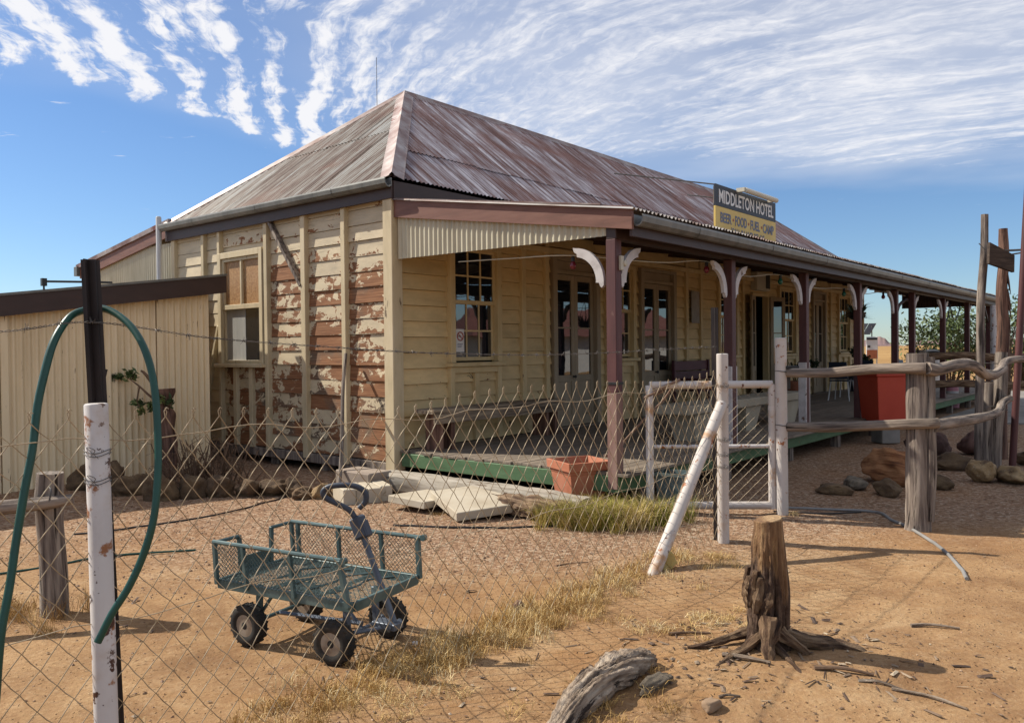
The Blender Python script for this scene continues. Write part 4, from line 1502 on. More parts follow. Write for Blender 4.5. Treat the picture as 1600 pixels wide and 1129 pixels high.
for i, u in enumerate(POSTS):
    mb = MB()
    h = .056
    mb.box(u - h, u + h, -VW - h, -VW + h, FZ + (.78 if i == 0 else 0), 2.66, .006)
    po = hp(mb, 'verandah_post', 'maroon')
    if i == 0:
        mb = MB()
        mb.box(u - h - .001, u + h + .001, -VW - h - .001, -VW + h + .001, FZ - .16, FZ + .78, .006)
        mb.build('post_foot', 'faded', po)
        mb = MB()
        mb.box(u - h - .006, u + h + .006, -VW - h - .006, -VW + h + .006, FZ + .86, FZ + .885, .001)
        mb.build('post_band', 'black', po)
        mb = MB()
        mb.box(u + .0, u + .05, -VW - h - .03, -VW - h, 2.36, 2.50, .003)
        mb.lathe([(.03, 0), (.035, .01), (.03, .03), (.012, .035)], (u + .07, -VW - h - .01, 2.43), (0, -1, 0), 12)
        mb.build('lamp_holder', 'tube', po)
    elif i in (1, 2):
        mb = MB()
        mb.box(u - h - .03, u - h - .002, -VW - h, -VW + h, FZ - .1, FZ + .98, .003)
        mb.build('post_facing', 'white_wood', po)
        mb = MB()
        mb.box(u + h + .002, u + h + .022, -VW - h, -VW + h, FZ - .1, FZ + .98, .003)
        mb.build('post_facing', 'white_wood', po)
    zb = 2.66
    ds = BRK[i]
    if i == 0:
        bracket(po, (u, -VW + .056, 0), (0, 1, 0), zb + .0)
        bracket(po, (u + .056, -VW, 0), (1, 0, 0), zb)
    else:
        if 'l' in ds:
            bracket(po, (u - .056, -VW, 0), (-1, 0, 0), zb)
        if 'r' in ds:
            bracket(po, (u + .056, -VW, 0), (1, 0, 0), zb)
# short braces and loose gear at the far end
mb = MB()
mb.tube(catmull([(11.0, -3.1, 2.52), (10.75, -3.1, 2.50), (10.3, -3.1, 2.36), (10.05, -3.1, 2.05)]), .03, 6)
hp(mb, 'bent_brace', 'brown')
mb = MB()
mb.beam((19.09, -VW, 2.2), (18.5, -VW, 2.62), .05, .06)
hp(mb, 'knee_brace', 'brown')
v = .85                                                       # corrugated valance closing the far end, coloured dark for the shade within
while v < 3.3:
    w_ = min(.76, 3.32 - v)
    mb = MB()
    na = int(round(w_ / PIT * 4))
    vs, fs = [], []
    for i in range(na + 1):
        q = v + w_ * i / na
        x = VEND - .045 + .0095 * math.cos(2 * math.pi * q / PIT)
        vs += [(x, -q, 2.70), (x, -q, max(vz(q) - .02, 2.71))]
    for i in range(na):
        fs.append((2 * i, 2 * i + 2, 2 * i + 3, 2 * i + 1))
    mb.add(vs, fs)
    hp(mb, 'valance_sheet', 'brown', smooth=True)
    v += .76

# floor
vy = .10
while vy < 3.24:
    w_ = .135
    x = .0 + random.uniform(-.035, .015)
    cuts = [x] + [q + random.uniform(-.8, .8) for q in (4.2, 8.2, 12.1, 15.8)] + [19.3]
    for p, q in zip(cuts[:-1], cuts[1:]):
        mb = MB()
        mb.box(p + .002, q - .002, -vy - w_ + .004, -vy - .002, FZ - .03, FZ + random.uniform(-.003, .003), .003)
        hp(mb, 'floor_board', 'deck')
    vy += w_
mb = MB()
mb.box(-.02, .02, -3.22, -.12, .20, FZ - .032, .005)
hp(mb, 'end_skirting', 'green_paint')
mb = MB()
mb.box(.021, 9.2, -3.235, -3.195, .20, FZ - .032, .005)
mb.box(9.203, 19.3, -3.235, -3.195, .20, FZ - .032, .005)
hp(mb, 'front_skirting', 'green_paint')
for u in np.arange(.5, 19, 2.0):
    mb = MB()
    mb.box(u - .06, u + .06, -3.19, -3.07, -.1, FZ - .035)
    hp(mb, 'stump_foot', 'greywood')
# ---- rear skillion behind the main roof
RS0, RS1 = 5.42, 9.0


def rz_(v):
    return 3.80 + (3.33 - 3.80) * (v - RS0) / (RS1 - RS0)


v = RS0 - 1.0
while v < RS1 - .01:
    w_ = min(.76, RS1 - v)
    mb = MB()
    na = int(round(w_ / PIT * 8))
    vs, fs = [], []
    for i in range(na + 1):
        q = v + w_ * i / na
        x = -.0 + .0095 * math.cos(2 * math.pi * q / PIT)
        zt = min(rz_(q) - .2, 3.44) if q > 5.3 else 3.44
        vs += [(x, q, 2.2), (x, q, zt)]
    for i in range(na):
        fs.append((2 * i, 2 * i + 1, 2 * i + 3, 2 * i + 2))
    mb.add(vs, fs)
    if v > 4.2:
        hp(mb, 'skillion_wall_sheet', 'cream_iron', smooth=True)
    v += .76
mb = MB()
mb.prism([(RS0, 0), (RS1, 1), (RS1, 2), (RS0, 3)], lambda v, k: (-.06, v, rz_(v) - (.06 if k < 1.5 else .26)), lambda v, k: (-.02, v, rz_(v) - (.06 if k < 1.5 else .26)))
hp(mb, 'barge_board', 'barge')
mb = MB()
mb.prism([(RS0, 0), (RS1 + .1, 1), (RS1 + .1, 2), (RS0, 3)], lambda v, k: (-.09, v, rz_(v) + (.02 if k < 1.5 else -.058)), lambda v, k: (.12, v, rz_(v) + (.02 if k < 1.5 else -.058)))
hp(mb, 'barge_capping', 'cap')
mb = MB()
mb.add([(.1, RS0, 3.80), (LEN, RS0, 3.80), (LEN, RS1 + .1, 3.33), (.1, RS1 + .1, 3.33), (.1, RS1, 0), (LEN, RS1, 0), (LEN, RS1, 3.3), (.1, RS1, 3.3), (LEN, RS0, 0), (LEN, RS0, 3.7)], [(0, 1, 2, 3), (4, 5, 6, 7), (5, 8, 9, 6)])
hp(mb, 'rear_skillion_shell', 'cream_iron')
mb = MB()
mb.box(-.12, .0, RS1 - .02, RS1 + .12, 3.12, 3.30, .004)
hp(mb, 'gutter_end', 'gutter')
mb = MB()
mb.lathe([(.045, 2.4), (.045, 3.83), (.035, 3.85), (.02, 3.855)], (-.20, 5.52, 0), n=14)
hp(mb, 'vent_pipe', 'white_metal', smooth='auto')
mb = MB()                                                      # rusty downpipe in the corner
mb.tube([(-.02, 4.46, 3.0), (-.06, 4.46, 2.45), (-.08, 4.33, 2.3), (-.08, 4.33, .2)], .025, 10)
hp(mb, 'downpipe', 'orange')
mb = MB()
mb.tube([(2.6, 3.3, 5.2), (2.6, 3.3, 6.67)], .005, 5)
hp(mb, 'antenna', 'barb')

# ================================================================== LEAN-TO SHED
shed = thing('lean_to_shed', 'cream corrugated iron lean-to shed with dark brown roof edge at left', 'shed', HW(-2, 3.1), YAW)


def SU(u):
    return u + 2.0


def srz(u):
    return 2.705 + (2.305 - 2.705) * (-.506 - u) / 2.787


u = -5.0
while u < -.73:
    w_ = min(.76, -.71 - u)
    mb = MB()
    na = int(round(w_ / PIT * 8))
    vs, fs = [], []
    o_ = random.uniform(-.003, .003)
    for i in range(na + 1):
        q = u + w_ * i / na
        y = o_ + .016 * math.cos(2 * math.pi * q / .0844)
        vs += [(SU(q), y, -.4), (SU(q), y, srz(q) - .2)]
    for i in range(na):
        fs.append((2 * i, 2 * i + 2, 2 * i + 3, 2 * i + 1))
    mb.add(vs, fs)
    mb.build('wall_sheet', 'shed_iron', shed, smooth=True)
    u += .76
for u in (-1.42, -3.27):
    mb = MB()
    mb.box(SU(u) - .04, SU(u) + .04, -.034, -.018, -.3, srz(u) - .2, .003)
    mb.build('cover_strip', 'shed_iron', shed)
mb = MB()
mb.prism([(-.50, 0), (-5.1, 1), (-5.1, 2), (-.50, 3)], lambda u, k: (SU(u), -.14, srz(u) - (.02 if k < 1.5 else .255)), lambda u, k: (SU(u), -.105, srz(u) - (.02 if k < 1.5 else .255)))
mb.build('fascia', 'brown', shed)
mb = MB()
mb.prism([(-.50, 0), (-5.1, 1), (-5.1, 2), (-.50, 3)], lambda u, k: (SU(u), -.16, srz(u) + (.012 if k < 1.5 else -.018)), lambda u, k: (SU(u), .1, srz(u) + (.012 if k < 1.5 else -.018)))
mb.build('roof_capping', 'gutter', shed)
s = corr_sheet(0, 3.6, lambda q: 0, lambda q: 4.6, (SU(-5.1), 0, srz(-5.1)), (0, 1, 0), (5.1, 0, srz(0) - srz(-5.1)), .0)
s.build('roof', 'roof_ver', shed, smooth=True)
mb = MB()
mb.box(SU(-5.0), SU(-.72), 3.5, 3.55, -.3, 2.1)
mb.box(SU(-.735), SU(-.715), .02, 3.5, -.3, 2.4)
mb.box(SU(-5.02), SU(-5.0), .02, 3.5, -.3, 2.1)
mb.build('rear_wall', 'shed_iron', shed)
mb = MB()
mb.tube([(SU(-2.5), .9, 2.35), (SU(-2.5), .9, 2.56), (SU(-1.9), 1.1, 2.6), (SU(-1.5), 1.2, 2.62)], .016, 6)
mb.box(SU(-2.53), SU(-2.47), .87, .93, 2.50, 2.60)
mb.build('roof_pipe', 'black', shed)

# ================================================================== SIGN AND THINGS ON THE VERANDAH
def build_sign():
    W, Z0 = 2.21, 3.105
    s = thing('hotel_sign', 'painted hotel name board standing on the verandah roof', 'sign', HW(4.23, -2.2, Z0), YAW)
    mb = MB()
    mb.box(0, W, 0, .03, .555, .87, .002)
    mb.build('upper_board', 'navy', s)
    mb = MB()
    mb.box(0, W, 0, .03, .0, .553, .002)
    mb.build('lower_board', 'sign_yellow', s)
    text_obj('MIDDLETON HOTEL', .265, .001, 2.0, 'sign_white', s, (W / 2 + .0, -.003, .618), .006)
    text_obj('BEER', .20, .001, .38, 'sign_blue', s, (.34, -.003, .335), .006)
    text_obj('FOOD', .20, .001, .42, 'sign_blue', s, (.86, -.003, .335), .006)
    text_obj('FUEL', .20, .001, .36, 'sign_blue', s, (1.385, -.003, .335), .006)
    text_obj('CAMP', .20, .001, .44, 'sign_blue', s, (1.90, -.003, .335), .006)
    text_obj("'CALL IN AND RELAX'", .14, .001, 1.22, 'sign_blue', s, (1.12, -.003, .185), .003)
    for x in (.59, 1.14, 1.63):
        mb = MB()
        mb.lathe([(.022, 0), (.022, .003)], (x, -.001, .405), (0, -1, 0), 12)
        mb.build('dot', 'red_dot', s)
    mb = MB()
    mb.tube([(.72, -.13, .86), (1.92, -.13, .86)], .04, 10)
    mb.box(.70, .76, -.13, .0, .84, .90)
    mb.box(1.86, 1.92, -.13, .0, .84, .90)
    mb.build('tube_lamp', 'tube', s)
    for a_, b_ in (((0.01, .02, .86), (-.35, 1.5, 1.18)), ((2.2, .02, .86), (2.0, 1.5, 1.18))):
        mb = MB()
        mb.tube([a_, b_], .011, 5)
        mb.build('stay', 'barb', s)
    for x in (.1, 2.1):
        mb = MB()
        mb.box(x - .03, x + .03, .03, .07, 0, .85)
        mb.build('leg', 'greywood', s)


build_sign()


def on_hotel(name, label, cat, u, v, z, group=None, rz=0.0):
    return thing(name, label, cat, HW(u, v, z), YAW + rz, group)


def build_notices():
    s = on_hotel('no_smoking_notice', 'small white no smoking sticker with red circle on the window pane', 'notice', 1.075, -.075, 1.58)
    mb = MB()
    mb.box(-.075, .075, -.004, 0, 0, .30)
    mb.build('card', 'sign_white', s)
    mb = MB()
    ring = [(.055 * math.cos(2 * math.pi * i / 28), -.008, .205 + .055 * math.sin(2 * math.pi * i / 28)) for i in range(28)]
    mb.tube(ring, .007, 6, closed=True)
    mb.beam((-.038, -.008, .243), (.038, -.008, .167), .011, .004, (0, 1, 0), .0005)
    mb.build('prohibition_ring', 'red_dot', s)
    mb = MB()
    mb.box(-.035, .02, -.007, -.004, .199, .211)
    mb.build('cigarette', 'black', s)
    mb = MB()
    for k, z in enumerate((.10, .08, .06)):
        mb.box(-.05, .05 - .015 * k, -.006, -.004, z, z + .008)
    mb.build('print_lines', 'sign_blue', s)
    p = MB()
    p.box(-.16, .16, -.006, 0, 0, .62)
    o = p.build('poster', 'paper')
    o.location = HW(7.68, -.09, 2.08)
    o.rotation_euler = (0, 0, YAW)
    tag(o, 'faded tall paper poster pinned to the wall between two studs', 'poster')
    b = on_hotel('wall_box', 'cream box mounted above the open doorway', 'box', 10.72, -.02, 2.86)
    mb = MB()
    mb.box(-.30, .42, -.16, 0, 0, .40, .01)
    mb.build('casing', 'tube', b)
    mb = MB()
    mb.box(.16, .38, -.17, -.161, .05, .36, .002)
    mb.build('grille', 'black', b)
    for sp, lab, sz in ((1.50, 'round pale mark', .04),):
        pass


build_notices()


def build_bench():
    b = on_hotel('long_bench', 'long plain timber bench along the verandah wall below the window', 'bench', 1.4, -.42, FZ)
    mb = MB()
    mb.box(-1.33, 1.33, -.17, .17, .45, .50, .006)
    mb.build('seat', 'rail_wood', b)
    mb = MB()
    mb.box(-1.30, 1.30, -.165, -.135, .33, .449, .004)
    mb.build('front_rail', 'rail_wood', b)
    for x in (-1.15, -.95, .95, 1.15):
        mb = MB()
        mb.box(x - .03, x + .03, -.13, .13, 0, .449, .004)
        mb.build('leg', 'redwood', b)
    b = on_hotel('maroon_seat', 'maroon slatted bench with a back against the verandah wall', 'bench', 7.25, -.5, FZ)
    for k in range(3):
        mb = MB()
        mb.box(-.66, .66, -.22 + .15 * k, -.22 + .15 * k + .135, .42, .445, .004)
        mb.build('seat_slat', 'maroon_seat', b)
    for k in range(2):
        mb = MB()
        mb.box(-.66, .66, .26 + .02 * k, .285 + .02 * k, .60 + .19 * k, .775 + .19 * k, .004)
        mb.build('back_slat', 'maroon_seat', b)
    for x in (-.68, .68):
        mb = MB()
        mb.box(x - .025, x + .025, -.24, -.18, 0, .62, .004)
        mb.box(x - .025, x + .025, .25, .31, 0, .98, .004)
        mb.box(x - .03, x + .03, -.26, .25, .62, .66, .004)
        mb.build('end_frame', 'maroon_seat', b)
    t = on_hotel('long_table', 'long low cream concrete table on tapered pedestals behind the gate', 'table', 4.55, -2.42, FZ)
    mb = MB()
    mb.box(-2.05, 2.05, -.24, .24, .36, .48, .012)
    mb.build('slab_top', 'table_stone', t)
    for x in (-1.55, 0, 1.55):
        mb = MB()
        mb.hexa([(x - .16, -.15, 0), (x + .16, -.15, 0), (x + .16, .15, 0), (x - .16, .15, 0), (x - .27, -.2, .36), (x + .27, -.2, .36), (x + .27, .2, .36), (x - .27, .2, .36)])
        mb.build('pedestal', 'table_stone', t)
    # blue tables and chairs further along
    for k, (u, v, lab) in enumerate(((12.6, -1.5, 'dark blue square table nearer on the far verandah'), (14.6, -1.6, 'dark blue square table further back by the verandah end'))):
        t = on_hotel('cafe_table', lab, 'table', u, v, FZ, 'blue verandah tables')
        mb = MB()
        mb.box(-.4, .4, -.4, .4, .70, .73, .008)
        mb.build('tabletop', 'blue_plastic', t)
        for sx in (-1, 1):
            for sy in (-1, 1):
                mb = MB()
                mb.tube([(sx * .40, sy * .40, 0), (sx * .33, sy * .33, .70)], .017, 6)
                mb.build('leg', 'white_metal', t)
    chairs = (((11.9, -1.5), -1.57, 'blue plastic chair on the near side of the first blue table'), ((13.3, -1.5), 1.57, 'blue plastic chair between the two blue tables'),
              ((14.6, -2.3), 3.14, 'blue plastic chair nearest the verandah edge'))
    for (u, v), rz, lab in chairs:
        c = on_hotel('chair', lab, 'chair', u, v, FZ, 'blue verandah chairs', rz)
        mb = MB()
        mb.box(-.21, .21, -.21, .21, .43, .455, .01)
        mb.build('seat', 'blue_plastic', c)
        mb = MB()
        mb.hexa([(-.2, -.22, .48), (.2, -.22, .48), (.2, -.19, .48), (-.2, -.19, .48), (-.19, -.29, .86), (.19, -.29, .86), (.19, -.265, .86), (-.19, -.265, .86)])
        mb.build('backrest', 'blue_plastic', c)
        for sx in (-1, 1):
            for sy in (-1, 1):
                mb = MB()
                mb.tube([(sx * .23, sy * .23, 0), (sx * .18, sy * .18, .43)], .013, 6)
                mb.build('leg', 'white_metal', c)


build_bench()


def leaf_cloud(n, rad, size, tones=(0, 1), seed=0):
    """leaf sized quads scattered in an ellipsoid of clumps -> verts, faces, tones"""
    r = np.random.default_rng(seed)
    k = max(4, n // 60)
    cl = r.normal(0, 1, (k, 3))
    cl /= np.linalg.norm(cl, axis=1)[:, None]
    cl *= (r.uniform(.25, 1, k) ** .6)[:, None]
    ids = r.integers(0, k, n)
    p = (cl[ids] + r.normal(0, .16, (n, 3))) * np.array(rad)
    a = r.normal(0, 1, (n, 3))
    a /= np.linalg.norm(a, axis=1)[:, None]
    b = np.cross(a, r.normal(0, 1, (n, 3)))
    b /= np.linalg.norm(b, axis=1)[:, None]
    L = size * r.uniform(.6, 1.3, n)[:, None]
    Wd = L * .36
    v = np.stack([p - a * L / 2, p - b * Wd / 2 + a * L * .05, p + a * L / 2, p + b * Wd / 2 + a * L * .05], 1).reshape(-1, 3)
    f = [(4 * i, 4 * i + 1, 4 * i + 2, 4 * i + 3) for i in range(n)]
    ct = r.uniform(*tones, k)
    t = np.repeat(np.clip(ct[ids] * .6 + r.uniform(0, .4, n), 0, 1), 4)
    return v, f, t


def build_verandah_plants():
    for k, (u, v, lab) in enumerate(((11.7, -.55, 'bushy dark potted plant beside the open doorway'), (15.8, -.6, 'bushy dark potted plant below the last verandah window'))):
        t = on_hotel('potted_plant', lab, 'plant', u, v, FZ, 'potted plants along the verandah wall')
        mb = MB()
        mb.lathe([(.16, 0), (.22, .36), (.24, .36), (.24, .42), (.20, .42), (.18, .38)], n=16)
        mb.build('pot', 'blue_plastic' if k else 'terracotta', t, smooth='auto')
        vv, ff, tt = leaf_cloud(420, (.46, .36, .34), .13, seed=k + 3)
        raw_object('foliage', 'leaf_dark', vv + np.array([0, 0, .78]), ff, tt, t)
        mb = MB()
        for q in range(6):
            mb.tube([(random.uniform(-.06, .06), random.uniform(-.06, .06), .38), (random.uniform(-.3, .3), random.uniform(-.25, .25), .85)], .008, 5)
        mb.build('stem', 'twig', t)
    t = on_hotel('hanging_plant', 'spiky hanging basket plant under the far verandah eave', 'plant', 8.2, -2.95, 2.05)
    mb = MB()
    mb.lathe([(.05, 0), (.13, .05), (.16, .14), (.15, .14), (.12, .06)], n=14)
    mb.build('basket', 'black', t, smooth='auto')
    mb = MB()
    for q in range(3):
        a = q * 2.1
        mb.tube([(.15 * math.cos(a), .15 * math.sin(a), .14), (0, 0, .58)], .004, 4)
    mb.build('hanger', 'barb', t)
    n = 130
    a = rng.uniform(0, 2 * math.pi, n)
    base = np.stack([.08 * np.cos(a), .08 * np.sin(a), np.full(n, .13)], 1)
    L = rng.uniform(.16, .34, n)
    lean = np.stack([np.cos(a), np.sin(a)], 1) * L[:, None]
    blades_object('foliage', 'leaf_dark', base, rng.uniform(-.18, .28, n), lean, np.full(n, .022), rng.uniform(0, 1, n), t, kind=None)


build_verandah_plants()


def build_lights():
    bulbs = [(.20, -2.55, 2.50, 'red', 'red bulb nearest, under the corrugated valance by the corner post'),
             (2.22, -3.05, 2.56, 'red', 'red bulb just left of the second verandah post'),
             (4.48, -3.05, 2.55, 'green', 'green bulb just left of the third verandah post'),
             (7.20, -3.05, 2.50, 'green', 'green bulb just left of the fourth verandah post'),
             (9.45, -3.05, 2.55, 'red', 'red bulb just left of the fifth verandah post')]
    for u, v, z, c, lab in bulbs:
        t = on_hotel('coloured_bulb', lab, 'light bulb', u, v, z, 'coloured bulbs along the verandah')
        mb = MB()
        mb.lathe([(.004, -.075), (.022, -.068), (.034, -.045), (.034, -.028), (.022, .0), (.017, .012)], n=14)
        mb.build('bulb', 'bulb_' + c, t, smooth=True)
        mb = MB()
        mb.lathe([(.02, .008), (.02, .05), (.012, .06)], n=10)
        mb.build('socket', 'black', t)
    mb = MB()
    pts = [(.1, -1.0, 2.62), (.15, -1.8, 2.60), (.2, -2.55, 2.57), (1.2, -3.0, 2.54), (2.22, -3.05, 2.625), (3.3, -3.05, 2.52), (4.48, -3.05, 2.61), (5.8, -3.05, 2.50),
           (7.2, -3.05, 2.56), (8.3, -3.05, 2.52), (9.45, -3.05, 2.61), (11, -3.05, 2.6)]
    mb.tube(catmull(pts, 6), .006, 5)
    o = mb.build('light_cable', 'tube')
    o.location = (OX, OY, 0)
    o.rotation_euler = (0, 0, YAW)
    tag(o, 'pale sagging cable strung with coloured bulbs along the verandah beam', 'cable')
    mb = MB()
    mb.tube(catmull([(13.9, -3.05, 2.62), (14.1, -3.05, 2.35), (14.4, -3.05, 2.15), (14.75, -3.05, 2.28), (14.95, -3.05, 2.58), (15.15, -3.05, 2.33), (15.5, -3.05, 2.22), (15.85, -3.05, 2.36), (16.1, -3.05, 2.62)], 6), .014, 6)
    o = mb.build('hanging_chain', 'black')
    o.location = (OX, OY, 0)
    o.rotation_euler = (0, 0, YAW)
    tag(o, 'dark chain hanging in loops under the far verandah beam', 'chain')


build_lights()

# ================================================================== YARD FENCES
FA, FB = Vector((1.72, 6.58, 0)), Vector((-1.50, 2.90, 0))
FD = (FB - FA).normalized()


def fl(s, z=0.0):
    p = FA + FD * s
    return Vector((p.x, p.y, gh(p.x, p.y) * 1.0 + z))


def pipe(mb, a, b, r, n=14, cap=.006):
    a, b = Vector(a), Vector(b)
    d = (b - a).normalized()
    mb.tube([a, b - d * cap, b - d * cap * .3, b], [r, r, r * .92, r * .72], n)
    return mb


def build_link_fence():
    f = thing('chain_link_fence', 'sagging chain link yard fence with white pipe posts and barbed wire on top', 'fence', fl(2.4))
    L = f.location.copy()

    def bd(mb, name, m, **k):
        mb.v = [(x - L.x, y - L.y, z - L.z) for x, y, z in mb.v]
        return mb.build(name, m, f, **k)
    # posts
    q = fl(4.89)
    bd(pipe(MB(), (q.x + .02, q.y, -.2), (q.x - .002, q.y, 1.424), .0405, 20), 'post', 'white_pipe', smooth='auto', label='near white pipe post with rust spots')
    q = fl(0)
    bd(pipe(MB(), (q.x, q.y, -.2), (q.x, q.y, 1.55), .047, 18), 'post', 'rust_pipe', smooth='auto', label='far white pipe post beside the gate')
    a, b = Vector((.965, 5.63, -.02)), Vector((1.70, 6.52, 1.145))
    bd(pipe(MB(), a, b, .046, 18), 'brace', 'rust_pipe', smooth='auto')

    def picket(p, z, lean=0.0):
        mb = MB()
        for k in range(3):
            an = 2 * math.pi * k / 3 + .5
            d = Vector((math.cos(an), math.sin(an), 0))
            s = Vector((-d.y, d.x, 0)) * .003
            w = .030 if k else .038
            b0, b1 = Vector((p[0], p[1], -.2)), Vector((p[0] - lean, p[1], z))
            mb.hexa([b0 - s, b0 + s, b0 + d * w + s, b0 + d * w - s, b1 - s, b1 + s, b1 + d * w + s, b1 + d * w - s])
        return mb
    q = fl(4.89)
    mb = picket((q.x + .015, q.y + .075), 1.95, .075)
    # the long flange of the near picket faces the yard
    mb.hexa([Vector((q.x + .015 - .075 * (z + .2) / 2.15 + dx, q.y + .07 + dy, z)) for z in (-.2, 1.95) for dx, dy in ((-.026, 0), (.026, 0), (.026, .012), (-.026, .012))])
    bd(mb, 'star_picket', 'picket', label='tall dark star picket tied behind the near post')
    q = fl(-.02)
    bd(picket((q.x - .045, q.y + .06), 1.93, .01), 'star_picket', 'picket', label='rusty star picket beside the far post')

    # ---- woven mesh
    a, rowh = .0575, .0700
    n = 103
    rowsN = 19
    mb = MB()

    def node(i2, k):
        s = i2 * a - .02
        z = .02 + k * rowh
        top = 1.345 + .055 * sstep(1.0, 0, s) - .02 * math.sin(s * 2.1) - .03 * math.exp(-((s - 3.3) / .5) ** 2)
        z = z * top / 1.35
        dx = .030 * noise.noise((s * 1.4, z * 2.2, 3.3)) + .012 * noise.noise((s * 5, z * 5, 1.1))
        dz = .026 * noise.noise((s * 1.7, z * 1.8, 8.3)) + .010 * noise.noise((s * 6, z * 4, 5.1))
        bow = .035 * noise.noise((s * .9, z * 1.2, 6.1)) * min(1, s * 1.2)
        p = FA + FD * (s + dx * min(1, abs(s) * 3))
        return Vector((p.x, p.y, max(z + dz * .8, .005) + gh(p.x, p.y) * (1 - z / 1.4))) + Vector((FD.y, -FD.x, 0)) * bow
    nr = Vector((-FD.y, FD.x, 0))
    for i in range(n):
        pts = []
        for k in range(rowsN + 1):
            c = i + ((k + i) % 2)
            side = .0022 if (k + i) % 2 else -.0022
            pts.append(node(c, k) + nr * side)
        # soft bends: insert points so that the strands curve a little like woven wire
        path = [pts[0]]
        for k in range(1, len(pts)):
            m_ = (pts[k - 1] + pts[k]) / 2 + Vector((0, 0, (-.004 if (k + i) % 2 else .002)))
            path += [m_, pts[k]]
        if (rowsN + i) % 2 == 0:                                # twisted top barb
            e = path[-1]
            path += [e + Vector((0, 0, .022)) + FD * .004, e + Vector((0, 0, .036)) - FD * .006, e + Vector((0, 0, .030)) - FD * .013]
        else:
            e = path[-1]
            path += [e + Vector((0, 0, .02)) - FD * .004, e + Vector((0, 0, .034)) + FD * .004]
        mb.tube(path, .0021, 5, cap=False)
    bd(mb, 'woven_wire', 'wire', smooth=True, kind='stuff')
    mb = MB()                                                   # straining wires
    for zz in (1.285, .62):
        mb.tube([fl(-.02 + k * .1, zz + .012 * math.sin(k * .9) - (.02 * math.exp(-((k * .1 - 3.3) / .5) ** 2))) + nr * .006 for k in range(60)], .0021, 5)
    bd(mb, 'straining_wire', 'wire', smooth=True)
    # ---- barbed wire
    mb = MB()
    bp = [(-2.6, 1.55, 1.67), (-2.0, 2.25, 1.655), (-1.704, 2.68, 1.679), (-1.536, 2.955, 1.718), (-1.227, 3.25, 1.663), (-.863, 3.62, 1.625), (-.338, 4.25, 1.584), (.403, 5.06, 1.569), (1.681, 6.6, 1.609)]
    path = catmull(bp, 90)
    for ph in (0, math.pi):
        tw = []
        for i, p in enumerate(path):
            t = i * .55 + ph
            tw.append(p + nr * (.0028 * math.cos(t)) + Vector((0, 0, .0028 * math.sin(t))))
        mb.tube(tw, .0014, 4, cap=False)
    i, acc = 6, 0
    for j in range(1, len(path)):
        acc += (path[j] - path[j - 1]).length
        if acc > .115:
            acc = 0
            c = path[j]
            ring = [c + nr * (.0052 * math.cos(t * .9)) + Vector((0, 0, .0052 * math.sin(t * .9))) + FD * (t * .0012) for t in range(14)]
            mb.tube(ring, .0013, 4)
            for q in range(4):
                an = random.uniform(0, 6.28)
                e = nr * math.cos(an) + Vector((0, 0, math.sin(an)))
                mb.tube([c + FD * .004 * q, c + e * .019 + FD * (.004 * q + random.uniform(-.006, .006))], [.0012, .0007], 4)
    bd(mb, 'barbed_wire', 'barb')
    mb = MB()                                                   # wire ties round the posts
    for s, z0, r in ((4.89, 1.14, .044), (4.89, 1.24, .044), (0, 1.28, .051), (0, 1.12, .051), (0, .62, .051), (0, .72, .051), (0, .84, .051)):
        q = fl(s)
        for t in range(2):
            mb.tube([(q.x + r * math.cos(k * .45), q.y + r * math.sin(k * .45), z0 + .012 * t + .006 * math.sin(k)) for k in range(15)], .0016, 4)
        mb.tube(catmull([(q.x + .0, q.y - r, z0), (q.x + .02, q.y - r - .012, z0 + .02), (q.x - .01, q.y - r - .01, z0 + .03), (q.x + .03, q.y - r - .008, z0 - .01)], 4), .0016, 4)
    bd(mb, 'wire_tie', 'barb')


build_link_fence()


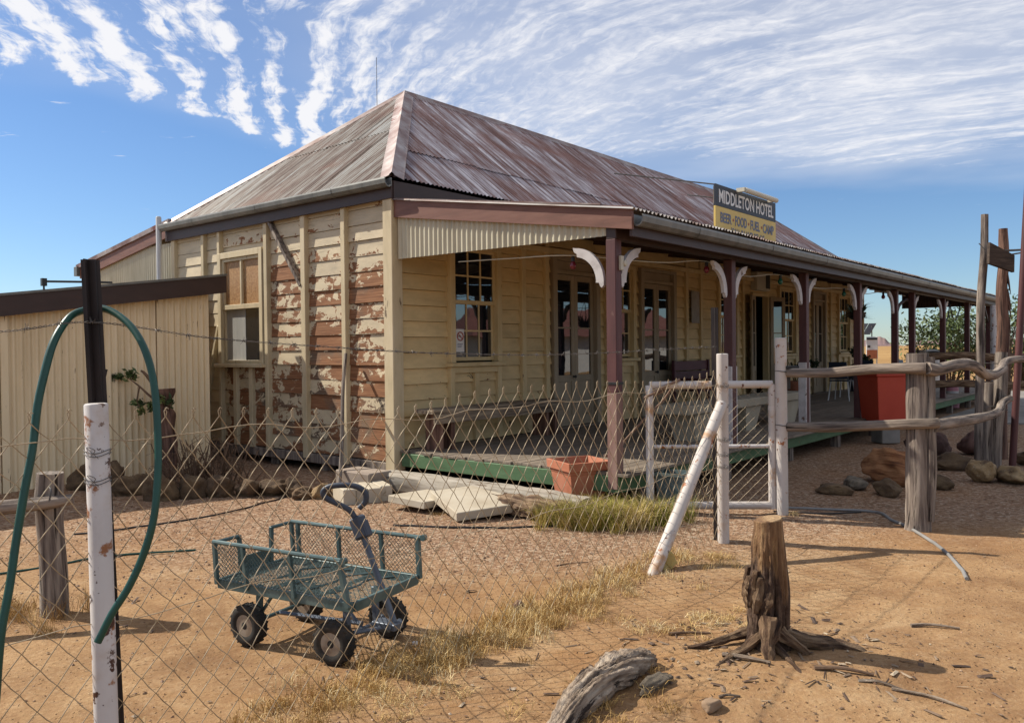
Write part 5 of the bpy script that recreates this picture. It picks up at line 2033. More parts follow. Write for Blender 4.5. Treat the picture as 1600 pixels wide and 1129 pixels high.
def build_gate():
    a, b = Vector((1.315, 7.72)), Vector((2.475, 7.66))
    g = thing('pipe_gate', 'white pipe yard gate standing open with wire mesh infill', 'gate', (b.x, b.y, 0), math.atan2(a.y - b.y, a.x - b.x))
    W = (a - b).length
    z0, z1, zm = .09, 1.245, .655
    r = .038
    mb = MB()
    mb.tube([(0, 0, z0 - .03), (0, 0, z1)], r, 14)
    mb.build('stile', 'rust_pipe', g, smooth='auto')
    pipe(MB(), (W, 0, z0 - .03), (W, 0, z1 + .0), r, 14).build('stile', 'rust_pipe', g, smooth='auto')
    for z in (z0, z1):
        mb = MB()
        mb.tube([(-.0, 0, z), (W, 0, z)], r * .98, 14)
        mb.build('rail', 'rust_pipe', g, smooth='auto')
    mb = MB()
    mb.tube([(r, 0, zm), (W - r, 0, zm)], .019, 12)
    mb.build('middle_rail', 'white_pipe', g, smooth='auto')
    mb = MB()
    p, h = .046, .046
    for i in range(int(W / p)):
        pts = []
        for k in range(int((z1 - z0) / h) + 1):
            pts.append((min((i + ((k + i) % 2)) * p, W), .012 + (.002 if k % 2 else -.002), z0 + k * h))
        mb.tube(pts, .0014, 4, cap=False)
    mb.build('woven_wire', 'wire', g, kind='stuff')
    mb = MB()
    for z in (.30, 1.02):
        mb.lathe([(.04, -.02), (.04, .02)], (-.0, 0, z), (0, 0, 1), 10)
        mb.beam((.03, 0, z), (-.07, 0, z), .012, .03)
    mb.build('hinge', 'rust_pipe', g)
    ro = MB()
    pts = catmull([(1.60, 7.68, 1.30), (1.45, 7.66, 1.235), (1.335, 7.68, 1.165), (1.27, 7.70, 1.13), (1.30, 7.74, 1.12), (1.42, 7.76, 1.17), (1.52, 7.76, 1.23), (1.58, 7.78, 1.26)], 6)
    ro.tube(pts, .014, 7)
    ro.tube(catmull([(1.58, 7.78, 1.26), (1.45, 7.8, 1.08), (1.30, 7.82, .93), (1.16, 7.9, .76), (1.08, 7.95, .66), (1.0, 7.99, .58)], 6), .012, 7)
    ro.tube(catmull([(1.10, 7.94, .68), (1.05, 7.9, .63), (1.1, 7.93, .60), (1.04, 7.98, .57), (.9, 7.9, .545)], 6), .017, 7)
    tag(ro.build('tie_rope', 'rope'), 'frayed pinkish rope tying the open gate back to the verandah post', 'rope')


build_gate()


def knotty(pts, r, n=12, seed=0, amp=.10, per=8):
    P = catmull(pts, per)
    rs = [r(i / (len(P) - 1)) if callable(r) else r for i in range(len(P))]
    mb = MB()
    mb.tube(P, rs, n, fn=lambda t, a, i, k: 1 + amp * noise.noise((math.cos(a) * 1.2 + seed, math.sin(a) * 1.2, t * len(P) * .12)) + amp * .5 * noise.noise((math.cos(a) * 3 + seed, math.sin(a) * 3, t * len(P) * .3)))
    return mb


def build_rail_fence():
    f = thing('post_and_rail_fence', 'weathered bush timber post and rail fence right of the gate', 'fence', (3.505, 6.945, 0))
    L = Vector(f.location)

    def bd(mb, name, m, **k):
        mb.v = [(x - L.x, y - L.y, z - L.z) for x, y, z in mb.v]
        return mb.build(name, m, f, **k)
    bd(pipe(MB(), (2.555, 7.62, -.2), (2.545, 7.62, 1.685), .055, 18), 'gate_post', 'rust_pipe', smooth='auto', label='tall white steel pipe gate post')
    mb = MB()
    mb.box(2.58, 2.70, 7.56, 7.68, 1.39, 1.42, .004)
    mb.box(2.60, 2.63, 7.60, 7.64, 1.20, 1.39)
    bd(mb, 'latch_bracket', 'black')
    for z in (1.37, .86):
        mb = MB()
        mb.tube([(2.555 + .062 * math.cos(k * .45), 7.62 + .062 * math.sin(k * .45), z + .004 * math.sin(k)) for k in range(15)], .004, 5, closed=False)
        bd(mb, 'wire_tie', 'barb')
    # the stout split post, notched where the rails lie
    mb = knotty([(3.50, 6.95, -.2), (3.505, 6.95, .1), (3.505, 6.945, .5), (3.50, 6.945, 1.0), (3.50, 6.945, 1.53)], lambda t: .106 - .016 * t + .02 * math.exp(-((t - .08) / .1) ** 2), 22, 2.2, .12, 10)
    bd(mb, 'post', 'grey_round', smooth='auto', label='stout split grey post notched for the rails')
    mb = MB()
    mb.tube([(3.565, 6.865, .1), (3.575, 6.86, .55), (3.57, 6.862, 1.0), (3.575, 6.868, 1.50)], [.035, .045, .04, .035], 8)
    bd(mb, 'split_slab', 'grey_round', smooth='auto')
    # rails, near pair
    bd(knotty([(2.60, 7.60, 1.355), (2.9, 7.36, 1.36), (3.2, 7.10, 1.395), (3.44, 6.84, 1.405), (3.50, 6.80, 1.405)], lambda t: .043 + .006 * t, 14, 1.0, .09), 'rail', 'rail_round', smooth='auto')
    bd(knotty([(2.60, 7.60, .845), (2.9, 7.36, .86), (3.2, 7.08, .90), (3.5, 6.82, .935), (3.60, 6.80, .94)], lambda t: .045, 14, 3.0, .10), 'rail', 'rail_round', smooth='auto')
    # far pair, crooked
    up = [(3.50, 6.80, 1.405), (3.62, 6.86, 1.39), (3.95, 7.15, 1.42), (4.35, 7.6, 1.405), (4.75, 8.1, 1.31), (5.15, 8.6, 1.275), (5.55, 9.1, 1.33), (5.85, 9.6, 1.345), (6.2, 10.05, 1.40), (6.7, 10.5, 1.41)]
    bd(knotty(up, lambda t: .056 - .012 * t, 16, 5.0, .13), 'rail', 'rail_round', smooth='auto', label='crooked top rail running back to the tall poles')
    lo = [(3.56, 6.84, .905), (3.9, 7.2, .90), (4.5, 7.85, .875), (5.1, 8.6, .84), (5.6, 9.25, .84), (6.0, 9.85, .88), (6.25, 10.1, .92)]
    bd(knotty(lo, lambda t: .052 - .010 * t, 16, 6.0, .10), 'rail', 'rail_round', smooth='auto')
    bd(knotty([(6.10, 10.2, -.2), (6.13, 10.2, .5), (6.19, 10.2, 1.0), (6.22, 10.22, 1.50)], lambda t: .085 - .012 * t, 12, 8.0, .08), 'post', 'grey_round', smooth='auto')
    bd(knotty([(5.98, 10.15, -.2), (6.0, 10.15, .5), (6.02, 10.15, 1.12)], lambda t: .06 - .006 * t, 12, 9.0, .08), 'post', 'grey_round', smooth='auto')
    mb = MB()
    mb.tube(catmull([(5.92, 10.06, .80), (6.0, 10.05, .83), (6.1, 10.05, .80), (6.2, 10.06, .78)], 5), .006, 5)
    mb.tube(catmull([(5.9, 10.05, 1.37), (6.1, 10.02, 1.36), (6.25, 10.05, 1.36)], 5), .006, 5)
    bd(mb, 'wire_tie', 'barb')


build_rail_fence()


def build_tall_poles():
    p = thing('tall_pole', 'tall slim grey bush pole carrying one end of the dark plank', 'pole', (6.36, 10.92, 0), 0, 'tall poles at the right')
    knotty([(-.03, 0, -.3), (-.02, 0, .6), (.0, 0, 1.4), (.01, 0, 2.2), (.05, 0, 2.8), (.06, 0, 3.36)], lambda t: .062 - .016 * t, 14, 11, .12).build('shaft', 'grey_round', p, smooth='auto')
    p = thing('tall_pole', 'tall reddish pole with flaking bark behind the dark plank', 'pole', (6.85, 11.3, 0), 0, 'tall poles at the right')
    knotty([(0, 0, -.3), (.01, 0, .9), (.05, 0, 1.7), (.03, 0, 2.3), (.06, 0, 2.8), (.05, 0, 3.22)], lambda t: .095 - .04 * t, 14, 13, .16).build('shaft', 'red_round', p, smooth='auto')
    mb = MB()
    for k in range(4):
        z = 2.05 + k * .17 + random.uniform(-.05, .05)
        mb.tube([(.075, -.04, z), (.088 + .02 * random.random(), -.06, z - .12), (.10 + .03 * random.random(), -.07, z - .30)], [.022, .016, .003], 5)
    mb.build('loose_bark', 'red_round', p)
    p = thing('tall_pole', 'leaning purplish brown steel pole at the right edge of the yard', 'pole', (6.476, 10.42, 0), 0, 'tall poles at the right')
    mb = MB()
    mb.tube([(-.015, 0, -.3), (.25, 0, 4.3)], .042, 12)
    mb.build('shaft', 'maroon', p, smooth='auto')
    p = thing('hanging_plank', 'thick dark plank sign hanging between the tall poles', 'sign', (6.53, 10.78, 2.56))
    mb = MB()
    mb.hexa([(-.19, -.10, .115), (.18, -.04, .0), (.18, .02, .0), (-.19, -.04, .115), (-.18, -.10, .395), (.185, -.04, .225), (.185, .02, .225), (-.18, -.04, .395)])
    mb.build('plank', 'plaque', p)
    mb = MB()
    mb.tube([(-.24, .05, .40), (-.18, .0, .30)], .006, 5)
    mb.tube([(.02, .1, .30), (.45, .16, .32)], .016, 6)
    mb.tube([(.02, .1, .22), (.6, .16, .31)], .012, 6)
    mb.build('bracket_rod', 'barb', p)
    p = thing('white_pole', 'white steel post standing behind the tall bush poles', 'post', (11.74, 19.6, 0))
    pipe(MB(), (0, 0, -.2), (0, 0, 2.55), .075, 14).build('shaft', 'white_pipe', p, smooth='auto')
    # far rail fence beyond the path; rails coloured darker for shade
    f = thing('far_rail_fence', 'shade-darkened log fence beyond the concrete path', 'fence', (9.4, 18.2, 0))
    L = Vector(f.location)

    def bd(mb, name, m, **k):
        mb.v = [(x - L.x, y - L.y, z - L.z) for x, y, z in mb.v]
        return mb.build(name, m, f, **k)
    for i, (x, y) in enumerate(((9.3, 18.3), (11.9, 18.2), (14.4, 18.3))):
        bd(knotty([(x, y, -.2), (x, y, .7), (x + .02, y, 1.5)], .10, 10, 20 + i), 'post', 'grey_round', smooth='auto')
    for k, z in enumerate((1.33, .70)):
        bd(knotty([(9.2, 18.2, z), (10.2, 18.15, z + .03), (11.2, 18.2, z - .03), (12.0, 18.1, z + .03), (13.2, 18.2, z), (14.5, 18.2, z + .02)], .085, 10, 30 + k), 'rail', 'bark', smooth='auto')
    # low log fence at the left edge
    f = thing('log_fence', 'short grey timber post with a log rail behind the hose', 'fence', (-2.86, 4.98, 0))
    mb = knotty([(0, 0, -.2), (.0, 0, .2), (-.02, 0, .6), (-.01, 0, .87)], lambda t: .082 - .006 * t, 18, 41, .12)
    mb.build('post', 'grey_round', f, smooth='auto')
    knotty([(-1.9, -.55, .62), (-1.2, -.35, .64), (-.5, -.2, .67), (.0, -.11, .70), (.16, -.06, .715)], lambda t: .05 - .02 * t * t, 14, 43, .12).build('rail', 'rail_round', f, smooth='auto')
    mb = MB()
    mb.tube(catmull([(.03, -.09, .80), (.06, -.12, .78), (.05, -.13, .70), (.02, -.10, .66)], 5), .005, 5)
    mb.build('wire_tie', 'barb', f)


build_tall_poles()

# ================================================================== CART
def build_cart():
    c = thing('garden_cart', 'small blue green steel mesh garden cart with four rubber wheels', 'cart', (-1.09, 4.464, gh(-1.09, 4.464)), -.501)
    HL, HW_ = .475, .28
    zd, zt = .335, .567
    A = .011

    def bar(mb, a, b, w=.022):
        mb.beam(a, b, w, w, ch=.002)
    mb = MB()
    for y in (-HW_, HW_):
        mb.beam((-HL, y, zd), (HL, y, zd), .022, .05, ch=.003)
    for x in (-HL, HL):
        mb.beam((x, -HW_ + .012, zd), (x, HW_ - .012, zd), .022, .05, ch=.003)
    for x in (-.16, .16):
        bar(mb, (x, -HW_, zd - .012), (x, HW_, zd - .012), .018)
    mb.build('deck_frame', 'cart', c)

    def net(mb, o, ex, ey, w, h, p, r):
        o, ex, ey = Vector(o), Vector(ex), Vector(ey)
        nx, ny = int(w / p), int(h / p)
        for d in (1, -1):
            for k in range(-ny, nx + ny + 1):
                x0, y0, x1, y1 = (k * p, 0, k * p + h, h) if d == 1 else (k * p, 0, k * p - h, h)
                pts = []
                (xa, ya), (xb, yb) = (x0, y0), (x1, y1)
                if (xa < 0 and xb < 0) or (xa > w and xb > w):
                    continue
                if xa < 0:
                    t = (0 - xa) / (xb - xa)
                    xa, ya = 0, ya + (yb - ya) * t
                elif xa > w:
                    t = (w - xa) / (xb - xa)
                    xa, ya = w, ya + (yb - ya) * t
                if xb > w:
                    t = (w - xa) / (xb - xa)
                    xb, yb = w, ya + (yb - ya) * t
                elif xb < 0:
                    t = (0 - xa) / (xb - xa)
                    xb, yb = 0, ya + (yb - ya) * t
                if abs(xb - xa) < .004:
                    continue
                mb.tube([o + ex * xa + ey * ya, o + ex * xb + ey * yb], r, 3, cap=False)
        return mb
    net(MB(), (-HL, -HW_, zd + .016), (1, 0, 0), (0, 1, 0), 2 * HL, 2 * HW_, .034, .0022).build('deck_mesh', 'cart', c, kind='stuff')
    mb = MB()                                                   # flattened ribbons of old floor lining
    for k in range(4):
        x = -.22 + k * .16
        mb.tube(catmull([(x, -.2, zd + .02), (x + .06, -.05, zd + .03), (x + .02, .08, zd + .022), (x + .12, .2, zd + .025)], 5), .006, 4)
    mb.build('floor_strip', 'cart', c)
    # side panels
    for sy, x1, nm in ((-1, HL - .07, 'side_panel'), (1, HL, 'side_panel')):
        y = sy * (HW_ + .015)
        mb = MB()
        mb.tube([(-HL - .02, y, zt), (x1 + .03, y, zt)], .012, 8)
        mb.lathe([(.018, -.012), (.018, .012)], (x1 + .03, y, zt), (0, 1, 0), 10)
        bar(mb, (-HL + .005, y, zd), (-HL - .012, y, zt))
        if sy < 0:
            for xa in (-.24, .10):
                bar(mb, (xa, y, zd), (xa - .03, y, zt))
            bar(mb, (HL - .015, y, zd), (x1, y, zt), .026)
        else:
            for xa in (-.42, -.10, .22):
                bar(mb, (xa, y, zd), (xa - .015, y, zt))
            bar(mb, (HL, y, zd), (HL - .01, y, zt), .026)
        so = mb.build('side_panel', 'cart', c)
        net(MB(), (-HL, y, zd + .02), (1, 0, 0), (0, 0, 1), x1 + HL - .01, zt - zd - .03, .026, .0016).build('panel_mesh', 'cart', so, kind='stuff')
    # tail panel with its low middle
    mb = MB()
    x = -HL - .012
    for y0, y1 in ((-HW_, -HW_ + .16), (HW_ - .15, HW_)):
        mb.tube([(x, y0, zt - .005), (x, y1, zt - .005)], .011, 8)
    bar(mb, (x, -HW_ + .16, zt), (x + .005, -HW_ + .17, zd))
    bar(mb, (x, HW_ - .15, zt), (x + .005, HW_ - .16, zd))
    mb.box(x - .003, x + .003, -HW_ + .18, HW_ - .17, zd + .02, zd + .105)
    po = mb.build('tail_panel', 'cart', c)
    net(MB(), (x, -HW_, zd + .02), (0, 1, 0), (0, 0, 1), .16, zt - zd - .03, .026, .0016).build('panel_mesh', 'cart', po, kind='stuff')
    # running gear
    wx, wy, wr = .305, .205, .116
    mb = MB()
    mb.tube([(-wx, -wy, wr), (-wx, wy, wr)], .012, 8)
    for y in (-.15, .15):
        bar(mb, (-wx, y, wr), (-wx + .01, y, zd - .02), .03)
        bar(mb, (-wx, y, wr + .02), (-wx + .14, y, zd - .02), .016)
    mb.build('rear_axle', 'cart', c)
    mb = MB()
    mb.tube([(wx, -wy, wr), (wx, wy, wr)], .012, 8)
    for y in (-.12, .12):
        bar(mb, (wx, y, wr), (wx - .01, y, zd - .02), .03)
    mb.tube([(wx, -.17, wr + .02), (.50, 0, .16), (wx, .17, wr + .02)], .011, 6)
    mb.tube([(-wx, 0, wr), (wx, 0, wr + .03)], .012, 6)
    mb.tube([(.1, 0, zd - .03), (wx, 0, wr)], .010, 6)
    mb.box(.40, .55, -.04, .04, .15, .185, .004)
    mb.build('front_axle', 'cart_grey', c)
    for sx in (-1, 1):
        for sy in (-1, 1):
            w = bpy.data.objects.new('wheel', None)
            COL.objects.link(w)
            w.parent = c
            w.location = (sx * wx, sy * (wy + .02), wr)
            w.rotation_euler = (0, 0, R(6) if sx > 0 else 0)
            t = MB()
            prof = [(.060, -.034), (.072, -.040), (.092, -.041), (.107, -.033), (.113, -.017), (.114, 0), (.113, .017), (.107, .033), (.092, .041), (.072, .040), (.060, .034)]
            t.lathe(prof, (0, 0, 0), (0, 1, 0), 30, cap=False)
            for k in range(18):
                for q in (-1, 1):
                    an = 2 * math.pi * (k + (.5 if q > 0 else 0)) / 18
                    d = Vector((math.cos(an), 0, math.sin(an)))
                    tt = Vector((-d.z, 0, d.x))
                    t.cbox(d * .1108 + Vector((0, q * .019, 0)), d, (tt + Vector((0, q * .55, 0))).normalized(), Vector((0, 1, 0)), .0045, .0068, .015, .002)
            t.build('tyre', 'tyre', w, smooth='auto')
            rm = MB()
            rm.lathe([(.062, -.034), (.066, -.034), (.066, -.028), (.052, -.016), (.030, -.010), (.026, -.022), (.014, -.026)], n=24, axis=(0, 1, 0))
            rm.lathe([(.062, .034), (.066, .034), (.066, .028), (.052, .016), (.030, .010), (.026, .022), (.014, .026)], n=24, axis=(0, 1, 0))
            rm.build('rim', 'rim', w, smooth='auto')
            hb = MB()
            for q in (-1, 1):
                hb.lathe([(.020, q * .012), (.020, q * .034), (.012, q * .036)], n=14, axis=(0, 1, 0))
                for k in range(5):
                    an = 2 * math.pi * k / 5
                    hb.lathe([(.0075, q * .010), (.0075, q * .0175)], (.037 * math.cos(an), 0, .037 * math.sin(an)), (0, 1, 0), 8)
            hb.build('hub', 'tyre', w, smooth='auto')
    # handle
    h = MB()
    p0, p1 = Vector((.52, .0, .185)), Vector((.305, .01, .63))
    h.tube([p0, p1], .017, 12)
    h.tube([(.52, -.05, .175), (.52, .05, .175)], .016, 10)
    ho = h.build('handle', 'cart_grey', c, smooth='auto')
    d = (p1 - p0).normalized()
    b = MB()
    b.cbox(p1 + d * .035, d, (0, 1, 0), d.cross(Vector((0, 1, 0))), .062, .034, .040, .012)
    b.cbox(p1 + d * .03 + Vector((.035, 0, .0)), d, (0, 1, 0), d.cross(Vector((0, 1, 0))), .045, .026, .02, .008)
    b.build('tipping_latch', 'handle', ho)
    g = MB()
    loop = [(.275, .0, .70), (.245, -.02, .755), (.19, -.05, .79), (.132, -.082, .825), (.122, -.086, .862), (.165, -.06, .887), (.26, -.008, .887), (.315, .02, .855), (.322, .022, .805), (.29, .006, .765)]
    g.tube(catmull(loop, 6), .0155, 10)
    g.build('grip', 'handle', ho, smooth='auto')
    sc = rock('stone', 'rock_tan', (-.545, 4.36, gh(-.545, 4.36) + .015), (.022, .018, .018), 3.3, 'small pale stone beside the front wheel of the cart', 'stone', sub=2)
    sc.data.materials[0] = MT['sign_white']


build_cart()

# ================================================================== POT, PAVERS, LOGS, HOSES
def build_pot():
    p = thing('terracotta_pot', 'square tapered terracotta planter pot standing by the verandah', 'pot', (.67, 8.12, gh(.67, 8.12)), R(24))
    mb = MB()

    def ring(h, z):
        return [(-h, -h, z), (h, -h, z), (h, h, z), (-h, h, z)]
    prof = [(.165, 0), (.215, .37), (.222, .372), (.222, .40), (.245, .405), (.25, .49), (.225, .492), (.20, .40), (.195, .36)]
    vs, fs = [], [(3, 2, 1, 0)]
    for h, z in prof:
        vs += ring(h, z)
    for i in range(len(prof) - 1):
        for k in range(4):
            fs.append((i * 4 + k, i * 4 + (k + 1) % 4, i * 4 + 4 + (k + 1) % 4, i * 4 + 4 + k))
    mb.add(vs, fs)
    o = mb.build('shell', 'terracotta', p)
    bv = o.modifiers.new('edge', 'BEVEL')
    bv.width = .008
    bv.segments = 2
    mb = MB()
    mb.box(-.193, .193, -.193, .193, .33, .365)
    mb.build('soil', 'soil', p)
    t = thing('plastic_tub', 'grey blue plastic tub half hidden behind the gate', 'tub', (1.62, 8.15, gh(1.6, 8.1)), R(15))
    mb = MB()
    mb.lathe([(.155, 0), (.20, .30), (.215, .305), (.215, .335), (.19, .335), (.15, .03), (.0, .03)], n=4)
    mb.build('shell', 'tub', t)
    r = MB()
    pts = [(0, 0), (.06, .01), (.10, .05), (.07, .12), (.02, .15), (-.03, .11), (-.02, .05)]
    vs = [(x, .02 * math.sin(x * 60) + .012 * k, z) for k, (x, z) in enumerate(pts)] + [(x + .004, .02 * math.sin(x * 60) + .012 * k + .006, z) for k, (x, z) in enumerate(pts)]
    n = len(pts)
    r.add(vs, [tuple(range(n)), tuple(range(n, 2 * n))[::-1]] + [(i, (i + 1) % n, n + (i + 1) % n, n + i) for i in range(n)])
    o = r.build('plastic_scrap', 'yellow_rag')
    o.location = (1.06, 5.70, gh(1.06, 5.7))
    tag(o, 'crumpled yellow plastic scrap lying at the foot of the leaning white pipe', 'scrap')


build_pot()


def build_masonry():
    import bmesh
    # four blocks side by side, ends towards the camera
    d = Vector((.90, .43, 0)).normalized()
    e = Vector((.43, -.90, 0)).normalized()
    base = Vector((-1.70, 8.37, 0))
    names = ('leftmost', 'second', 'third', 'fourth')
    for k in range(4):
        mb = MB()
        mb.cbox((0, 0, .085), (1, 0, 0), (0, 1, 0), (0, 0, 1), .066, .24, .085, .007)
        o = mb.build('concrete_block', 'paver')
        c = base + d * (.138 * k) - e * (.27 + .02 * (k % 2) + (.0 if k < 3 else .03))
        o.location = (c.x, c.y, gh(c.x, c.y) - .004)
        o.rotation_euler = (0, 0, math.atan2(d.y, d.x) + random.uniform(-.02, .02))
        tag(o, f'cream concrete block, {names[k]} of the four standing side by side', 'block', 'cream concrete blocks in the yard')
    slabs = [((-.90, 8.24, .085), (.24, .31, .036), R(-34), (R(-3), R(3)), 'cream paving slab lying flat between the blocks and the tilted slab'),
             ((-.40, 7.88, .125), (.37, .31, .042), R(-65), (R(3), R(7)), 'largest square cream paving slab, tilted towards the cart'),
             ((-.42, 8.50, .10), (.24, .2, .034), R(-40), (R(2), R(-4)), 'cream paving slab furthest back, half under the tilted slab')]
    for c, h, rz, (tx, ty), lab in slabs:
        mb = MB()
        mb.cbox((0, 0, 0), (1, 0, 0), (0, 1, 0), (0, 0, 1), *h, .006)
        o = mb.build('paving_slab', 'paver')
        o.location = (c[0], c[1], c[2] + gh(c[0], c[1]))
        o.rotation_euler = (tx, ty, rz)
        tag(o, lab, 'slab', 'cream paving slabs in the yard')
    mb = MB()                                                   # little stone holding the tilted slab up
    o = rock('stone', 'rock_tan', (-.40, 8.05, .05), (.12, .10, .06), 5.1, 'tan stone propping up the tilted paving slab', 'stone')
    # stone step and squared old beam lying under the verandah edge
    mb = MB()
    mb.cbox((0, 0, .10), (1, 0, 0), (0, 1, 0), (0, 0, 1), .30, .17, .11, .012)
    o = mb.build('stone_step', 'stone_step')
    o.location = (-1.72, 9.22, .03)
    o.rotation_euler = (0, 0, R(-40.1))
    tag(o, 'pinkish stone step under the corner of the hotel', 'step')
    b = thing('old_beam', 'whitewashed old squared beam lying along the verandah edge', 'beam', (-.45, 8.43, 0), R(-40.1))
    mb = MB()
    n = 46
    vs, fs = [], []
    sec = [(-.11, 0), (.11, 0), (.13, .03), (.125, .17), (.10, .205), (.0, .215), (-.10, .205), (-.125, .17), (-.13, .03)]
    k = len(sec)
    for i in range(n + 1):
        t = i / n
        x = -1.28 + 2.75 * t
        g = 1 - .12 * sstep(.85, 1, t)
        for j, (y, z) in enumerate(sec):
            q = noise.noise((x * 3, y * 9, z * 9)) * .012 + noise.noise((x * 11, y * 20, z * 20)) * .006
            vs.append((x, y * g * (1 + q * 4), max(z * g + q, 0) + .02))
    for i in range(n):
        for j in range(k):
            fs.append((i * k + j, i * k + (j + 1) % k, (i + 1) * k + (j + 1) % k, (i + 1) * k + j))
    fs += [tuple(range(k))[::-1], tuple(n * k + j for j in range(k))]
    mb.add(vs, fs)
    mb.build('beam', 'beam_white', b, smooth='auto')
    mb = knotty([(.35, -.16, .06), (.6, -.20, .085), (.9, -.21, .10), (1.2, -.20, .10), (1.5, -.17, .08)], lambda t: .05 + .055 * math.sin(math.pi * (.1 + .8 * t)), 26, 51, .5, 14)
    mb.build('rotten_log', 'rotten', b, smooth='auto')
    for q in range(7):
        x = .35 + q * .16 + random.uniform(-.05, .05)
        mb = knotty([(x, -.26, .03), (x + .2, -.30, .05 + random.uniform(0, .08)), (x + .45, -.27, .04)], lambda t: .012 + .02 * math.sin(math.pi * t), 8, 60 + q, .4)
        mb.build('splinter', 'rotten', b, smooth='auto')


build_masonry()


def ground_tube(name, m, pts, r, label, cat, per=10):
    P = [Vector((x, y, gh(x, y) + (z[0] if z else 0) + r * .8)) for x, y, *z in pts]
    mb = MB()
    C = catmull(P, per)
    C = [Vector((p.x, p.y, max(p.z, gh(p.x, p.y) + r * .7))) for p in C]
    mb.tube(C, r, 8)
    o = mb.build(name, m, smooth='auto')
    return tag(o, label, cat)


ground_tube('poly_pipe', 'poly_grey', [(2.45, 7.97), (2.71, 7.95), (3.1, 7.86), (3.46, 7.73), (3.47, 7.35), (3.44, 6.98), (3.32, 6.24), (3.17, 5.70), (3.06, 5.42)], .013,
            'grey poly pipe curving across the dirt from the gate post', 'pipe')
ground_tube('poly_pipe', 'poly_black', [(2.5, 7.72), (2.8, 7.66), (3.05, 7.68), (3.35, 7.74)], .008, 'thin black poly pipe looped beside the white gate post', 'pipe')
ground_tube('poly_pipe', 'poly_black', [(-1.10, 7.33), (-.75, 7.27), (-.36, 7.22), (.0, 7.23), (.389, 7.26)], .010, 'straight black poly pipe in front of the paving slabs', 'pipe')
ground_tube('poly_pipe', 'poly_black', [(-3.9, 7.1), (-3.6, 7.24), (-2.98, 7.9), (-2.6, 8.8), (-2.45, 9.4)], .008, 'black poly pipe lying in the shade of the shed', 'pipe')
ground_tube('poly_pipe', 'hose_green', [(-4.4, 5.4), (-3.6, 6.0), (-3.2, 6.35), (-2.6, 6.55)], .008, 'thin green hose lying behind the short grey post', 'hose')


def build_hose():
    pts = [(-1.70, 2.52, .0), (-1.685, 2.56, .35), (-1.673, 2.6, .654), (-1.664, 2.66, .91), (-1.652, 2.74, 1.239), (-1.638, 2.84, 1.587), (-1.623, 2.94, 1.726), (-1.59, 3.02, 1.768), (-1.515, 3.03, 1.765),
           (-1.413, 2.99, 1.702), (-1.328, 2.93, 1.583), (-1.279, 2.88, 1.399), (-1.256, 2.84, 1.175), (-1.269, 2.8, .98), (-1.32, 2.76, .813), (-1.373, 2.73, .712), (-1.414, 2.71, .628)]
    mb = MB()
    C = [p + Vector((noise.noise(p * 5) * .008, noise.noise(p * 4 + Vector((3, 1, 2))) * .008, 0)) for p in catmull(pts, 10)]
    mb.tube(C, [.0132 * (1 + .06 * noise.noise(p * 9)) for p in C], 12)
    tag(mb.build('garden_hose', 'hose_green', smooth='auto'), 'dark green garden hose looped over the tall star picket', 'hose')


build_hose()

